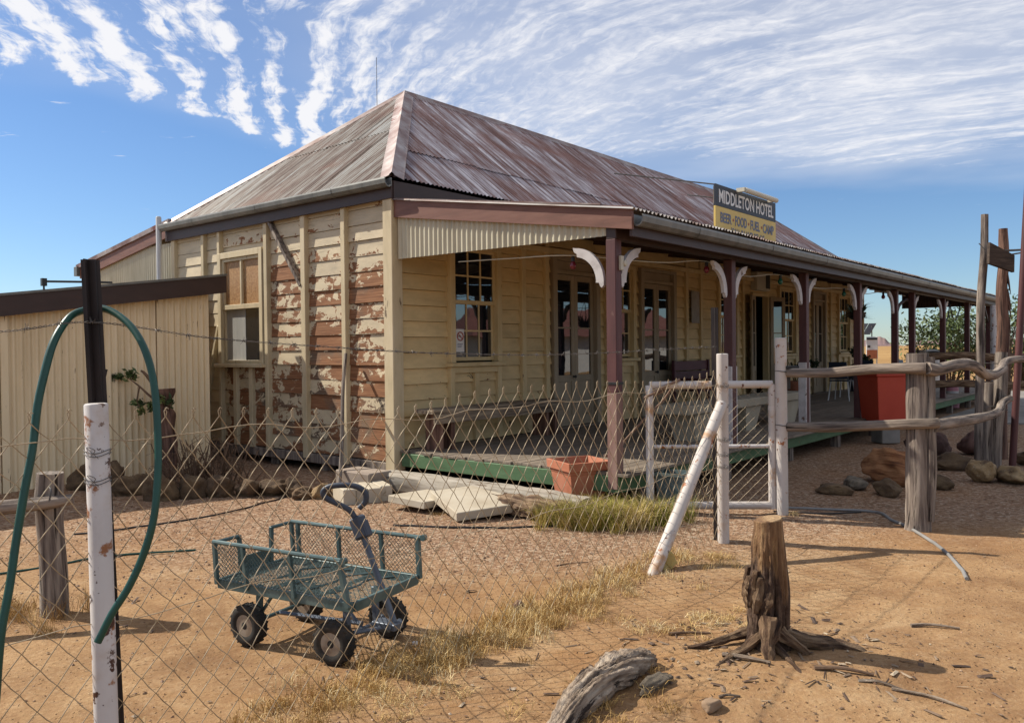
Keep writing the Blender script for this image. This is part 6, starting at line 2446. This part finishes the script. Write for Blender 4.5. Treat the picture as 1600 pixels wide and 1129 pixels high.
# ================================================================== STUMP, DRIFTWOOD, ROCKS
def build_stump():
    s = thing('tree_stump', 'sawn off tree stump with dark ragged bark and spreading roots', 'stump', (1.325, 4.18, -.045))
    n = 132
    hs = [-.1] + [.75 * (i / 62) ** 1.15 for i in range(62)] + [.748, .752]
    mb = MB()
    vs, fs = [], []

    def ridged(p):
        return 1 - 2 * abs(noise.noise(p))
    for j, h in enumerate(hs):
        hh = max(h, 0)
        base = .070 + .010 * (1 - h / .75) + .018 * math.exp(-((hh - .34) / .2) ** 2) + .10 * math.exp(-hh / .075)
        for k in range(n):
            a = 2 * math.pi * k / n
            ca, sa = math.cos(a), math.sin(a)
            up = 1 - sstep(.60, .72, h)
            lob = 1 + .55 * math.exp(-hh / .12) * noise.noise((ca * 1.9 + 5, sa * 1.9, .3)) + .09 * noise.noise((ca * 2.0, sa * 2.0, h * 1.6))
            lob += .10 * (ridged((ca * 3.2 + 2, sa * 3.2, h * .9)) - .3) * (.25 + .75 * up)
            groove = -.42 * math.exp(-((a - 4.62 - .25 * h) / .17) ** 2) * sstep(.10, .22, h) * (1 - sstep(.56, .70, h))
            groove -= .22 * math.exp(-((a - 5.35 + .2 * h) / .10) ** 2) * sstep(.05, .2, h) * (1 - sstep(.40, .64, h))
            bm_ = sstep(-.05, .25, noise.noise((ca * 1.7 + 9, sa * 1.7, h * 2.6)) + .45 * (-ca) + .1) * up
            bark = bm_ * (.13 + .11 * noise.noise((ca * 7, sa * 7, h * 9)) + .09 * noise.noise((ca * 16, sa * 16, h * 22)))
            r = base * (lob + groove + bark + .02 * noise.noise((ca * 20, sa * 20, h * 4)))
            if h > .75:
                r *= .95
            vs.append((r * ca + .012 * math.sin(h * 4), r * sa, h + (.012 * ca if h > .74 else 0)))
    m = len(hs)
    for j in range(m - 1):
        for k in range(n):
            fs.append((j * n + k, j * n + (k + 1) % n, (j + 1) * n + (k + 1) % n, (j + 1) * n + k))
    vs.append((0, 0, .752))
    for k in range(n):
        fs.append(((m - 1) * n + k, (m - 1) * n + (k + 1) % n, len(vs) - 1))
    mb.add(vs, fs)
    mb.build('trunk', 'stump', s, smooth='auto')
    # ragged plates of bark still hanging on the left side
    for k in range(9):
        a = R(150 + random.uniform(-45, 95))
        h0 = random.uniform(.12, .42)
        L_ = random.uniform(.10, .22)
        rr = .096
        pts = [(rr * math.cos(a + q * .12) * (1 + .10 * random.random()), rr * math.sin(a + q * .12) * (1 + .1 * random.random()), h0 + L_ * q / 3) for q in range(4)]
        knotty(pts, lambda t: .008 + .016 * math.sin(math.pi * (.15 + .7 * t)), 10, 170 + k, .9, 6).build('bark_plate', 'bark', s, smooth='auto')
    roots = [([(.05, -.04, .12), (.15, -.05, .09), (.26, -.03, .07), (.36, .0, .05), (.46, -.01, .025), (.54, -.04, -.01)], .036), ([(-.02, -.09, .22), (-.045, -.14, .14), (-.06, -.18, .08), (-.055, -.21, .0)], .040),
             ([(-.06, -.05, .12), (-.15, -.09, .07), (-.25, -.16, .055), (-.33, -.22, .03)], .022), ([(-.07, .04, .12), (-.2, .03, .085), (-.33, .0, .06), (-.42, .02, .04)], .020),
             ([(.07, .05, .1), (.2, .11, .07), (.34, .15, .04)], .022), ([(-.0, -.11, .09), (.03, -.2, .06), (.045, -.3, .045), (.05, -.36, .03)], .014),
             ([(.03, -.08, .15), (.10, -.12, .10), (.16, -.13, .06)], .028)]
    for i, (pts, r0) in enumerate(roots):
        pts = [(x, y, z + .035) for x, y, z in pts]
        knotty(pts, lambda t: r0 * (1.35 - .95 * t), 14, 70 + i, .55, 9).build('root', 'bark', s, smooth='auto')


build_stump()


def build_driftwood():
    P = [(.13, 3.26, -.02), (.19, 3.38, .012), (.28, 3.53, .035), (.37, 3.66, .045), (.46, 3.78, .05), (.55, 3.90, .042), (.62, 3.98, .032), (.68, 4.02, .026)]
    P = [(x, y, z + gh(x, y)) for x, y, z in P]
    C = catmull(P, 16)
    N = len(C)
    mb = MB()
    prof = lambda t: (.018 + .042 * math.sin(math.pi * min(1, t * .86 + .04)) ** .8) * (1 + .25 * noise.noise((t * 9, 3, 1)))

    def fn(t, a, i, k):
        tw = a - t * 2.2
        r_ = 1 - 2 * abs(noise.noise((math.cos(tw) * 3.2, math.sin(tw) * 3.2, t * 1.6)))
        q = 1 + .26 * (r_ - .2) + .14 * noise.noise((math.cos(tw) * 8, math.sin(tw) * 8, t * 3)) + .06 * noise.noise((math.cos(tw) * 20, math.sin(tw) * 20, t * 9)) + .3 * noise.noise((math.cos(a) * .9, math.sin(a) * .9, t * 6 + 4))
        return max(q, .3) * (1.25 if abs(math.cos(a)) > .5 else 1.0)
    mb.tube(C, [prof(i / (N - 1)) for i in range(N)], 64, fn=fn)
    o = mb.build('driftwood_log', 'drift', smooth=True)
    tag(o, 'gnarled grey weathered log lying in the foreground dirt', 'log')


build_driftwood()
rock('flat_stone', 'rock_grey', (.66, 3.75, .012 + gh(.65, 3.76)), (.125, .038, .034), 2.2, 'long grey brown slate stone beside the gnarled log', 'stone', None, .25, R(48), 4, .25, .25)
rock('stone', 'rock_dark', (.025, 4.94, .028 + gh(.02, 4.95)), (.036, .03, .034), 4.4, 'small dark red stone lying alone in the open yard', 'stone', None, .3, .3, 3)
rock('wood_chip', 'rotten', (.863, 3.53, .02 + gh(.86, 3.53)), (.055, .03, .022), 6.1, 'short broken wood chip in the right foreground', 'wood chip', None, .25, R(40), 3, .1, .45)

ROCKS_R = [('boulder', 'rock_red', (4.36, 9.30, .20), (.34, .24, .25), 1.7, 'large banded red boulder behind the stout split post', .5),
           ('boulder', 'rock_dark', (5.98, 11.5, .17), (.30, .22, .22), 2.4, 'dark purplish squared boulder in the shade of the verandah', .2),
           ('boulder', 'rock_dark', (6.75, 11.7, .16), (.24, .2, .2), 12.4, 'dark reddish boulder behind the slim tall pole', .2),
           ('boulder', 'rock_tan', (5.47, 9.38, .14), (.165, .155, .155), 3.1, 'round tan boulder at the foot of the tall pole', .0),
           ('boulder', 'rock_tan', (5.78, 9.27, .09), (.25, .17, .115), 5.9, 'flat long tan rock right of the round boulder', 1.0),
           ('boulder', 'rock_brown_and_shade', (5.66, 10.35, .09), (.26, .2, .12), 7.3, 'low brown rock behind the round tan boulder', .3),
           ('boulder', 'rock_brown_and_shade', (4.72, 8.98, .07), (.22, .15, .11), 8.8, 'low brown rock right of the stout split post', .7),
           ('boulder', 'rock_brown_and_shade', (3.52, 8.72, .04), (.20, .13, .065), 9.4, 'flat brown rock left of the red boulder', .2),
           ('boulder', 'rock_grey', (3.80, 8.93, .06), (.16, .12, .09), 10.2, 'grey green rock left of the red boulder', 1.2),
           ('boulder', 'rock_brown_and_shade', (4.02, 8.62, .07), (.15, .13, .10), 11.5, 'brown rock in front of the red boulder', .4),
           ('boulder', 'rock_brown_and_shade', (6.9, 10.6, .12), (.25, .2, .14), 14.5, 'tan rock at the foot of the leaning steel pole', .4)]
for nm, m, c, sz, sd, lab, bx in ROCKS_R:
    rock(nm, m, (c[0], c[1], c[2] + gh(c[0], c[1])), sz, sd, lab, 'rock', 'rocks in the yard at the right', .24, sd * 1.3, 4, .0 if bx != .5 else .35, .15 if m == 'rock_dark' else 0)

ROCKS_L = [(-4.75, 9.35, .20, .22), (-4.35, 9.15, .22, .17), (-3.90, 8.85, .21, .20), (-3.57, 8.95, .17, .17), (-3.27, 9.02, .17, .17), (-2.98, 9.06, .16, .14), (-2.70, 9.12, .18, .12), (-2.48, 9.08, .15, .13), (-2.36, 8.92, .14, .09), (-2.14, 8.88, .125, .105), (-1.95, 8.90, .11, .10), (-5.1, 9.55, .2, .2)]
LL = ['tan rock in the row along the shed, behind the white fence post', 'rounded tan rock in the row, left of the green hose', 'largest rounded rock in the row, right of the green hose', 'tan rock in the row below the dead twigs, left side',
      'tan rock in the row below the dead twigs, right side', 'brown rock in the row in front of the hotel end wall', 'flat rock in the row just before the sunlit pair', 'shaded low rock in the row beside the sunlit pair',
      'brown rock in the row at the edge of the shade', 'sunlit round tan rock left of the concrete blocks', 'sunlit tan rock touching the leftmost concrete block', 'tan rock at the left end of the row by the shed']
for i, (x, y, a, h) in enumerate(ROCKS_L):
    rock('rock', 'rock_tan' if i in (9, 10) else 'rock_brown_and_shade', (x, y, h * .45 + gh(x, y)), (a, a * .85, h), 20 + i * 1.7, LL[i], 'rock', 'row of rocks along the shed', .34, i * 1.1, 4)  # row coloured darker for the shed's shade, sunlit pair left tan


def build_dead_things():
    t = thing('dead_trunk', 'dark dead trunk with one leafy side shoot against the shed', 'trunk', (-4.50, 10.35, gh(-4.5, 10.35)))
    knotty([(.06, 0, -.1), (.05, 0, .4), (.02, 0, .8), (.0, 0, 1.14)], lambda q: .115 - .02 * q + .03 * sstep(.7, 1, q), 18, 81, .45, 12).build('trunk', 'red_round', t, smooth='auto')
    mb = MB()
    mb.tube(catmull([(.02, -.03, .95), (-.12, -.08, 1.05), (-.25, -.1, 1.18), (-.38, -.1, 1.28)], 5), [.022 - .001 * k for k in range(16)], 6)
    mb.tube(catmull([(.0, -.03, .98), (-.1, -.05, 1.2), (-.2, -.05, 1.34), (-.25, -.05, 1.38)], 5), [.03 - .001 * k for k in range(16)], 6)
    mb.tube([(-.25, -.1, 1.18), (-.28, -.12, 1.0), (-.22, -.13, .86)], [.012, .009, .005], 5)
    mb.build('shoot', 'twig', t)
    vs, ff, tt = [], [], []
    for (c, rad, n, sd) in (((-.44, -.1, 1.27), (.24, .14, .12), 190, 1), ((-.22, -.13, .93), (.14, .1, .15), 110, 2), ((.0, -.12, 1.0), (.13, .08, .22), 120, 3)):
        v, f, q = leaf_cloud(n, rad, .085, seed=sd)
        o = len(vs) and sum(len(x) for x in vs)
        vs.append(v + np.array(c))
        ff += [tuple(i + o for i in g) for g in f]
        tt.append(q)
    raw_object('leaves', 'leaf', np.concatenate(vs), ff, np.concatenate(tt), t)
    mb = MB()
    for k in range(150):
        a = random.uniform(0, 6.28)
        p = Vector((random.gauss(0, .22), random.gauss(0, .16), .02))
        q = p + Vector((math.cos(a) * .18, math.sin(a) * .15, random.uniform(.1, .55)))
        r_ = q + Vector((random.uniform(-.2, .2), random.uniform(-.1, .1), random.uniform(-.25, .1)))
        mb.tube([p, q, r_], [.008, .005, .002], 4, cap=False)
    o = mb.build('twig_heap', 'twig')
    o.location = (-3.75, 9.75, gh(-3.75, 9.75))
    tag(o, 'tangled heap of dead twigs in front of the end wall', 'twigs')
    a, b = Vector((-1.95, 8.95, .0)), HW(-.12, .80, 1.57)
    mb = knotty([a, a.lerp(b, .3) + Vector((.01, 0, 0)), a.lerp(b, .7) + Vector((-.012, 0, 0)), b], .022, 8, 91, .06)
    tag(mb.build('leaning_stick', 'grey_round', smooth='auto'), 'long grey stick leaning against the peeling end wall', 'stick')
    k = MB()
    k.tube([(-4.9, 9.62, -.3), (-4.9, 9.62, .9), (-4.88, 9.62, 1.3), (-4.85, 9.62, 1.42)], .014, 6)
    tag(k.build('standpipe', 'poly_black', smooth='auto'), 'thin dark standpipe in front of the shed wall', 'pipe')


build_dead_things()

# ================================================================== THINGS FURTHER RIGHT
def build_far_things():
    b = thing('red_bin', 'tall red plastic bin standing on a grey block beside the verandah', 'bin', (6.17, 13.3, 0), R(8))
    mb = MB()
    mb.box(-.16, .16, -.16, .16, 0, .36, .01)
    mb.build('grey_block', 'concrete', b)
    mb = MB()
    h = .29
    prof = [(.27, .36), (.275, .37), (.325, 1.10), (.35, 1.105), (.35, 1.15), (.30, 1.15), (.26, .42)]
    vs, fs = [], [(3, 2, 1, 0)]
    for q, z in prof:
        vs += [(-q, -q * .9, z), (q, -q * .9, z), (q, q * .9, z), (-q, q * .9, z)]
    for i in range(len(prof) - 1):
        for k in range(4):
            fs.append((i * 4 + k, i * 4 + (k + 1) % 4, i * 4 + 4 + (k + 1) % 4, i * 4 + 4 + k))
    mb.add(vs, fs)
    o = mb.build('tub', 'red_plastic', b)
    bv = o.modifiers.new('edge', 'BEVEL')
    bv.width = .03
    bv.segments = 3
    mb = MB()
    mb.box(-.37, .37, -.33, .33, 1.151, 1.185, .012)
    mb.build('lid', 'black', b)
    # white and orange roadside cabinet with a solar panel
    D = 40.0
    c = thing('roadside_cabinet', 'white roadside cabinet with orange lower panel and solar panel', 'cabinet', (17.9, D, 0), R(-22))
    mb = MB()
    mb.box(-.26, .26, -.2, .2, .95, 2.05, .02)
    mb.build('cabinet', 'white_metal', c)
    mb = MB()
    mb.box(-.24, .24, -.215, -.201, .98, 1.40)
    mb.build('lower_panel', 'orange', c)
    mb = MB()
    mb.box(-.20, -.08, -.215, -.201, 1.52, 1.62)
    mb.build('keypad', 'black', c)
    mb = MB()
    mb.box(-.24, .24, -.215, -.201, 1.90, 2.0)
    mb.build('name_strip', 'black', c)
    for x in (-.22, .22):
        mb = MB()
        mb.box(x - .03, x + .03, -.03, .03, 0, .95)
        mb.build('leg', 'white_metal', c)
    mb = MB()
    mb.tube([(0, .0, 2.05), (0, 0, 2.6)], .03, 6)
    mb.build('mast', 'barb', c)
    for k in (0, 1):
        mb = MB()
        x0 = -.78 + k * .36
        mb.hexa([(x0, -.25, 2.18), (x0 + .33, -.25, 2.18), (x0 + .33, -.22, 2.16), (x0, -.22, 2.16), (x0 + .30, .12, 2.72), (x0 + .63, .12, 2.72), (x0 + .63, .15, 2.70), (x0 + .30, .15, 2.70)])
        mb.build('solar_panel', 'panel', c)
    mb = MB()
    mb.tube([(-.30, -.05, 2.42), (0, 0, 2.35)], .025, 6)
    mb.build('bracket', 'barb', c)
    p = thing('pink_drum', 'small pink and white drum on the path below the far rails', 'drum', (11.05, 20.2, .03))
    mb = MB()
    mb.lathe([(.16, 0), (.17, .2), (.15, .24)], n=14)
    mb.build('lower_drum', 'pink', p, smooth='auto')
    mb = MB()
    mb.lathe([(.14, .24), (.15, .42)], n=14)
    mb.build('middle_band', 'white_metal', p, smooth='auto')
    mb = MB()
    mb.lathe([(.15, .42), (.13, .62), (.05, .66)], n=14)
    mb.build('upper_drum', 'pink', p, smooth='auto')
    p = thing('white_drum', 'white metal drum behind the dark far rail', 'drum', (13.05, 25.0, 0))
    mb = MB()
    mb.lathe([(.22, 0), (.22, .6), (.235, .61), (.235, .64), (.22, .65), (.22, 1.34)], n=18)
    mb.build('shell', 'white_metal', p, smooth='auto')
    mb = MB()
    mb.lathe([(.24, 1.34), (.24, 1.42), (.1, 1.47)], n=18)
    mb.build('lid', 'black', p, smooth='auto')

    # leafy shrub beyond the verandah
    def shrub(x, y, rad, zc, n, seed, lab, size=.19):
        t = thing('leafy_shrub', lab, 'shrub', (x, y, 0), 0, 'shrubs beyond the verandah')
        v, f, q = leaf_cloud(n, rad, size, seed=seed)
        raw_object('foliage', 'leaf', v + np.array([0, 0, zc]), f, q, t)
        mb = MB()
        for k in range(14):
            a = random.uniform(0, 6.28)
            e = Vector((math.cos(a) * rad[0] * .75 * random.uniform(.3, 1), math.sin(a) * rad[1] * .7, zc + random.uniform(-.3, .8) * rad[2]))
            mb.tube([(random.uniform(-.1, .1), random.uniform(-.1, .1), 0), e * .5 + Vector((random.uniform(-.1, .1), 0, .1)), e], [.035, .02, .007], 5)
        mb.build('branches', 'twig', t)
    shrub(16.1, 29.5, (1.8, 1.0, 1.45), 1.6, 4200, 11, 'loose green shrub beyond the verandah posts, left one')
    shrub(18.5, 29.0, (1.6, .9, 1.4), 1.7, 4000, 12, 'loose green shrub beyond the verandah posts, right one')
    t = thing('bare_sapling', 'thin bare sapling at the right edge behind the poles', 'tree', (13.9, 22.5, 0))
    mb = MB()
    for k in range(16):
        a = random.uniform(-1, 1)
        z0 = random.uniform(.8, 1.8)
        mb.tube([(0, 0, 0), (a * .2, .1 * a, z0), (a * .9, .2 * a, z0 + random.uniform(.6, 1.4))], [.025, .014, .004], 4)
    mb.build('twigs', 'twig', t)
    o = thing('red_roofed_house', 'white house with red iron roof across the road, seen in the windows', 'house', (48, 24, 0), R(75))
    mb = MB()
    mb.box(-9, 9, -4, 4, 0, 2.6)
    mb.build('walls', 'white_metal', o)
    mb = MB()
    mb.add([(-10, -5, 2.5), (10, -5, 2.5), (10, 5, 2.5), (-10, 5, 2.5), (-8, 0, 4.6), (8, 0, 4.6)], [(0, 1, 5, 4), (1, 2, 5), (2, 3, 4, 5), (3, 0, 4), (3, 2, 1, 0)])
    mb.build('roof', 'house_red', o)


build_far_things()

# ================================================================== GRASS, GRIT AND LITTER
def build_ground_cover():
    # straw along the fence foot and in patches
    B, H, LN, T = [], [], [], []

    def patch(cx, cy, sx, sy, n, h0, h1, rot=0.0, lean=.6, tone=(.1, 1)):
        k = max(3, n // 45)
        c = rng.normal(0, 1, (k, 2)) * np.array([sx, sy])
        i = rng.integers(0, k, n)
        p = c[i] + rng.normal(0, .035, (n, 2))
        ca, sa = math.cos(rot), math.sin(rot)
        x, y = cx + p[:, 0] * ca - p[:, 1] * sa, cy + p[:, 0] * sa + p[:, 1] * ca
        hh = rng.uniform(h0, h1, n) * rng.uniform(.5, 1, k)[i]
        an = rng.uniform(0, 2 * math.pi, n)
        ll = hh * rng.uniform(.2, 1, n) * lean * 1.6
        B.append(np.stack([x, y, np.array([gh(a, b) for a, b in zip(x, y)]) - .004], 1))
        H.append(hh)
        LN.append(np.stack([np.cos(an) * ll, np.sin(an) * ll], 1))
        T.append(np.clip(rng.uniform(*tone, k)[i] + rng.normal(0, .12, n), 0, 1))
    fa = math.atan2(FD.y, FD.x)
    for s, n, h in ((1.0, 1500, .08), (1.5, 1500, .09), (2.0, 2200, .12), (2.5, 2300, .13), (3.0, 2500, .13), (3.5, 2100, .11), (4.0, 1400, .09), (4.6, 700, .07)):
        p = fl(s)
        patch(p.x - .02, p.y + .02, .30, .13, n, h * .35, h, fa)
    p = fl(3.4)
    patch(p.x + .15, p.y - .25, .45, .25, 600, .03, .07, fa, 1.1)
    patch(-.9, 3.45, .35, .22, 400, .02, .06, fa, 1.2)
    patch(1.02, 4.55, .16, .12, 1000, .03, .06, 0, 1.4, (.5, 1))
    patch(1.42, 5.95, .22, .14, 700, .03, .09, .5, 1.2)
    patch(.45, 3.45, .14, .14, 420, .03, .09, .5, 1.0, (.1, .6))
    patch(.5, 3.72, .16, .06, 260, .03, .08, .9, 1.0, (.1, .6))
    patch(-2.9, 4.95, .22, .16, 600, .06, .22, 0, .6, (0, .6))
    patch(-3.3, 4.9, .22, .16, 500, .06, .2, 0, .6, (0, .6))
    patch(-.5, 4.05, .22, .10, 500, .03, .10, fa, .9, (.1, .6))
    patch(2.6, 7.62, .10, .06, 100, .03, .07, 0, 1)
    patch(-.9, 8.05, .35, .12, 300, .02, .05, -.6, 1, (0, .5))
    blades_object('dry_grass', 'straw', np.concatenate(B), np.concatenate(H), np.concatenate(LN), np.full(sum(len(h) for h in H), .0032), np.concatenate(T))
    tag(bpy.data.objects['dry_grass'], 'short dry straw grass along the foot of the wire fence', 'grass')
    B, H, LN, T = [], [], [], []
    patch(.82, 7.55, .26, .16, 3200, .12, .32, 0, .8, (0, .8))
    patch(1.18, 7.40, .20, .14, 1700, .14, .36, 0, .7, (0, .8))
    patch(.58, 7.25, .14, .09, 1500, .20, .38, 0, .8, (0, .9))
    patch(.90, 7.18, .20, .10, 2000, .18, .36, 0, .9, (.1, 1))
    patch(.55, 7.42, .12, .08, 1100, .14, .32, 0, .8, (0, .9))
    patch(.50, 7.55, .14, .10, 1200, .10, .26, 0, .7, (.1, .9))
    patch(.75, 7.28, .28, .08, 700, .03, .10, 0, 1.0, (.3, 1))
    patch(.1, 7.95, .18, .05, 160, .04, .10, 0, .8, (0, .6))
    blades_object('grass_tussock', 'green_grass', np.concatenate(B), np.concatenate(H), np.concatenate(LN), np.full(sum(len(h) for h in H), .0045), np.concatenate(T))
    tag(bpy.data.objects['grass_tussock'], 'half green grass tussock growing at the foot of the terracotta pot', 'grass')

    # pebbles: little tetra-like stones with uneven size
    def stones(name, n, rmin, rmax, region, m, label):
        x, y = region(n)
        keep = (y > 1.2)
        x, y = x[keep], y[keep]
        n = len(x)
        r = rmin + (rmax - rmin) * rng.uniform(0, 1, n) ** 4
        oct_ = np.array([(1, 0, 0), (0, 1, 0), (-1, 0, 0), (0, -1, 0), (0, 0, .7), (0, 0, -.6)], float)
        v = oct_[None] * (r[:, None, None]) * rng.uniform(.6, 1.3, (n, 6, 1))
        a = rng.uniform(0, 6.28, n)
        ca, sa = np.cos(a)[:, None], np.sin(a)[:, None]
        vx, vy = v[..., 0] * ca - v[..., 1] * sa, v[..., 0] * sa + v[..., 1] * ca
        z = np.array([gh(p, q) for p, q in zip(x, y)])
        v = np.stack([vx + x[:, None], vy + y[:, None], v[..., 2] + z[:, None] + r[:, None] * .2], -1).reshape(-1, 3)
        tri = np.array([(0, 1, 4), (1, 2, 4), (2, 3, 4), (3, 0, 4), (1, 0, 5), (2, 1, 5), (3, 2, 5), (0, 3, 5)])
        f = (tri[None] + np.arange(n)[:, None, None] * 6).reshape(-1, 3).tolist()
        raw_object(name, m, v, f, np.repeat(np.clip(rng.normal(.45, .25, n), 0, 1), 6), kind='stuff')
        tag(bpy.data.objects[name], label, 'gravel')

    def near(n):
        r = 1.6 * (9.5 / 1.6) ** rng.uniform(0, 1, n)
        a = R(-46) + R(92) * rng.uniform(0, 1, n)
        return r * np.sin(a), r * np.cos(a)

    def yard(n):
        x = rng.uniform(-4.2, 1.4, n)
        y = rng.uniform(5.2, 9.0, n)
        return x, y
    stones('gravel', 9000, .003, .014, yard, 'pebble', 'loose pinkish gravel spread over the yard behind the fence')
    stones('grit', 8000, .002, .011, near, 'pebble', 'scattered grit and crumbs of soil on the open ground')
    # bark flakes, leaves and short sticks
    n = 620
    r = 2.6 * (8.0 / 2.6) ** rng.uniform(0, 1, n)
    a = R(-40) + R(80) * rng.uniform(0, 1, n)
    x, y = r * np.sin(a), r * np.cos(a)
    m_ = 280
    x[:m_] = 1.35 + rng.normal(0, .42, m_)
    y[:m_] = 4.15 + rng.normal(0, .36, m_)
    keep = np.hypot(x - 1.33, y - 4.18) > .16
    x, y = x[keep], y[keep]
    n = len(x)
    L = .008 + .045 * rng.uniform(0, 1, n) ** 3
    Wd = np.minimum(L, .004 + .012 * rng.uniform(0, 1, n) ** 2)
    an = rng.uniform(0, 6.28, n)
    d = np.stack([np.cos(an), np.sin(an), rng.normal(0, .12, n)], 1)
    s = np.stack([-np.sin(an), np.cos(an), rng.normal(0, .2, n)], 1)
    c = np.stack([x, y, np.array([gh(p, q) for p, q in zip(x, y)]) + .006], 1)
    up = np.array([0, 0, 1.0])
    hh = (Wd * .35)[:, None]
    v = np.stack([c - d * L[:, None] - s * Wd[:, None] * .4, c + d * L[:, None] * .9 - s * Wd[:, None], c + d * L[:, None] + s * Wd[:, None] * .5, c - d * L[:, None] * .8 + s * Wd[:, None], c + up * hh - d * L[:, None] * .4, c + up * hh + d * L[:, None] * .4], 1).reshape(-1, 3)
    q = np.array([(0, 1, 5), (0, 5, 4), (1, 2, 5), (2, 3, 4), (2, 4, 5), (3, 0, 4)])
    f = (q[None] + np.arange(n)[:, None, None] * 6).reshape(-1, 3).tolist()
    raw_object('bark_litter', 'debris', v, f, np.repeat(rng.uniform(0, 1, n), 6), kind='stuff')
    tag(bpy.data.objects['bark_litter'], 'bark flakes and dead leaves scattered round the stump', 'litter')
    # separate sticks one can pick out
    sticks = [((2.25, 4.55), (2.50, 4.50), .010, 'pale grey stick on the dirt right of the stump'), ((1.75, 3.72), (1.98, 3.50), .008, 'forked pale stick in the right foreground'),
              ((1.62, 3.78), (1.80, 3.72), .008, 'pale bone coloured stick end near the stump roots'), ((1.05, 4.05), (1.25, 3.92), .012, 'grey bark strip left of the stump'),
              ((.85, 4.42), (1.08, 4.40), .009, 'brown twig left of the stump on the straw'), ((1.45, 3.88), (1.72, 3.84), .011, 'dark broken root piece in front of the stump'),
              ((.92, 3.62), (1.02, 3.63), .007, 'pale splinter beside the short wood chip'), ((-1.6, 5.4), (-1.25, 5.5), .006, 'thin dark twig behind the cart'), ((.3, 5.9), (.55, 5.95), .005, 'thin twig on the open yard')]
    for (x0, y0), (x1, y1), r_, lab in sticks:
        mx, my = (x0 + x1) / 2 + random.uniform(-.03, .03), (y0 + y1) / 2 + random.uniform(-.03, .03)
        mb = knotty([(x0, y0, gh(x0, y0) + r_ * .8), (mx, my, gh(mx, my) + r_ * 1.5), (x1, y1, gh(x1, y1) + r_ * .6)], lambda t: r_ * (1.1 - .5 * t), 7, x0 * 7, .2)
        tag(mb.build('stick', 'drift' if 'pale' in lab or 'grey' in lab else 'twig', smooth='auto'), lab, 'stick', 'sticks on the ground')


build_ground_cover()
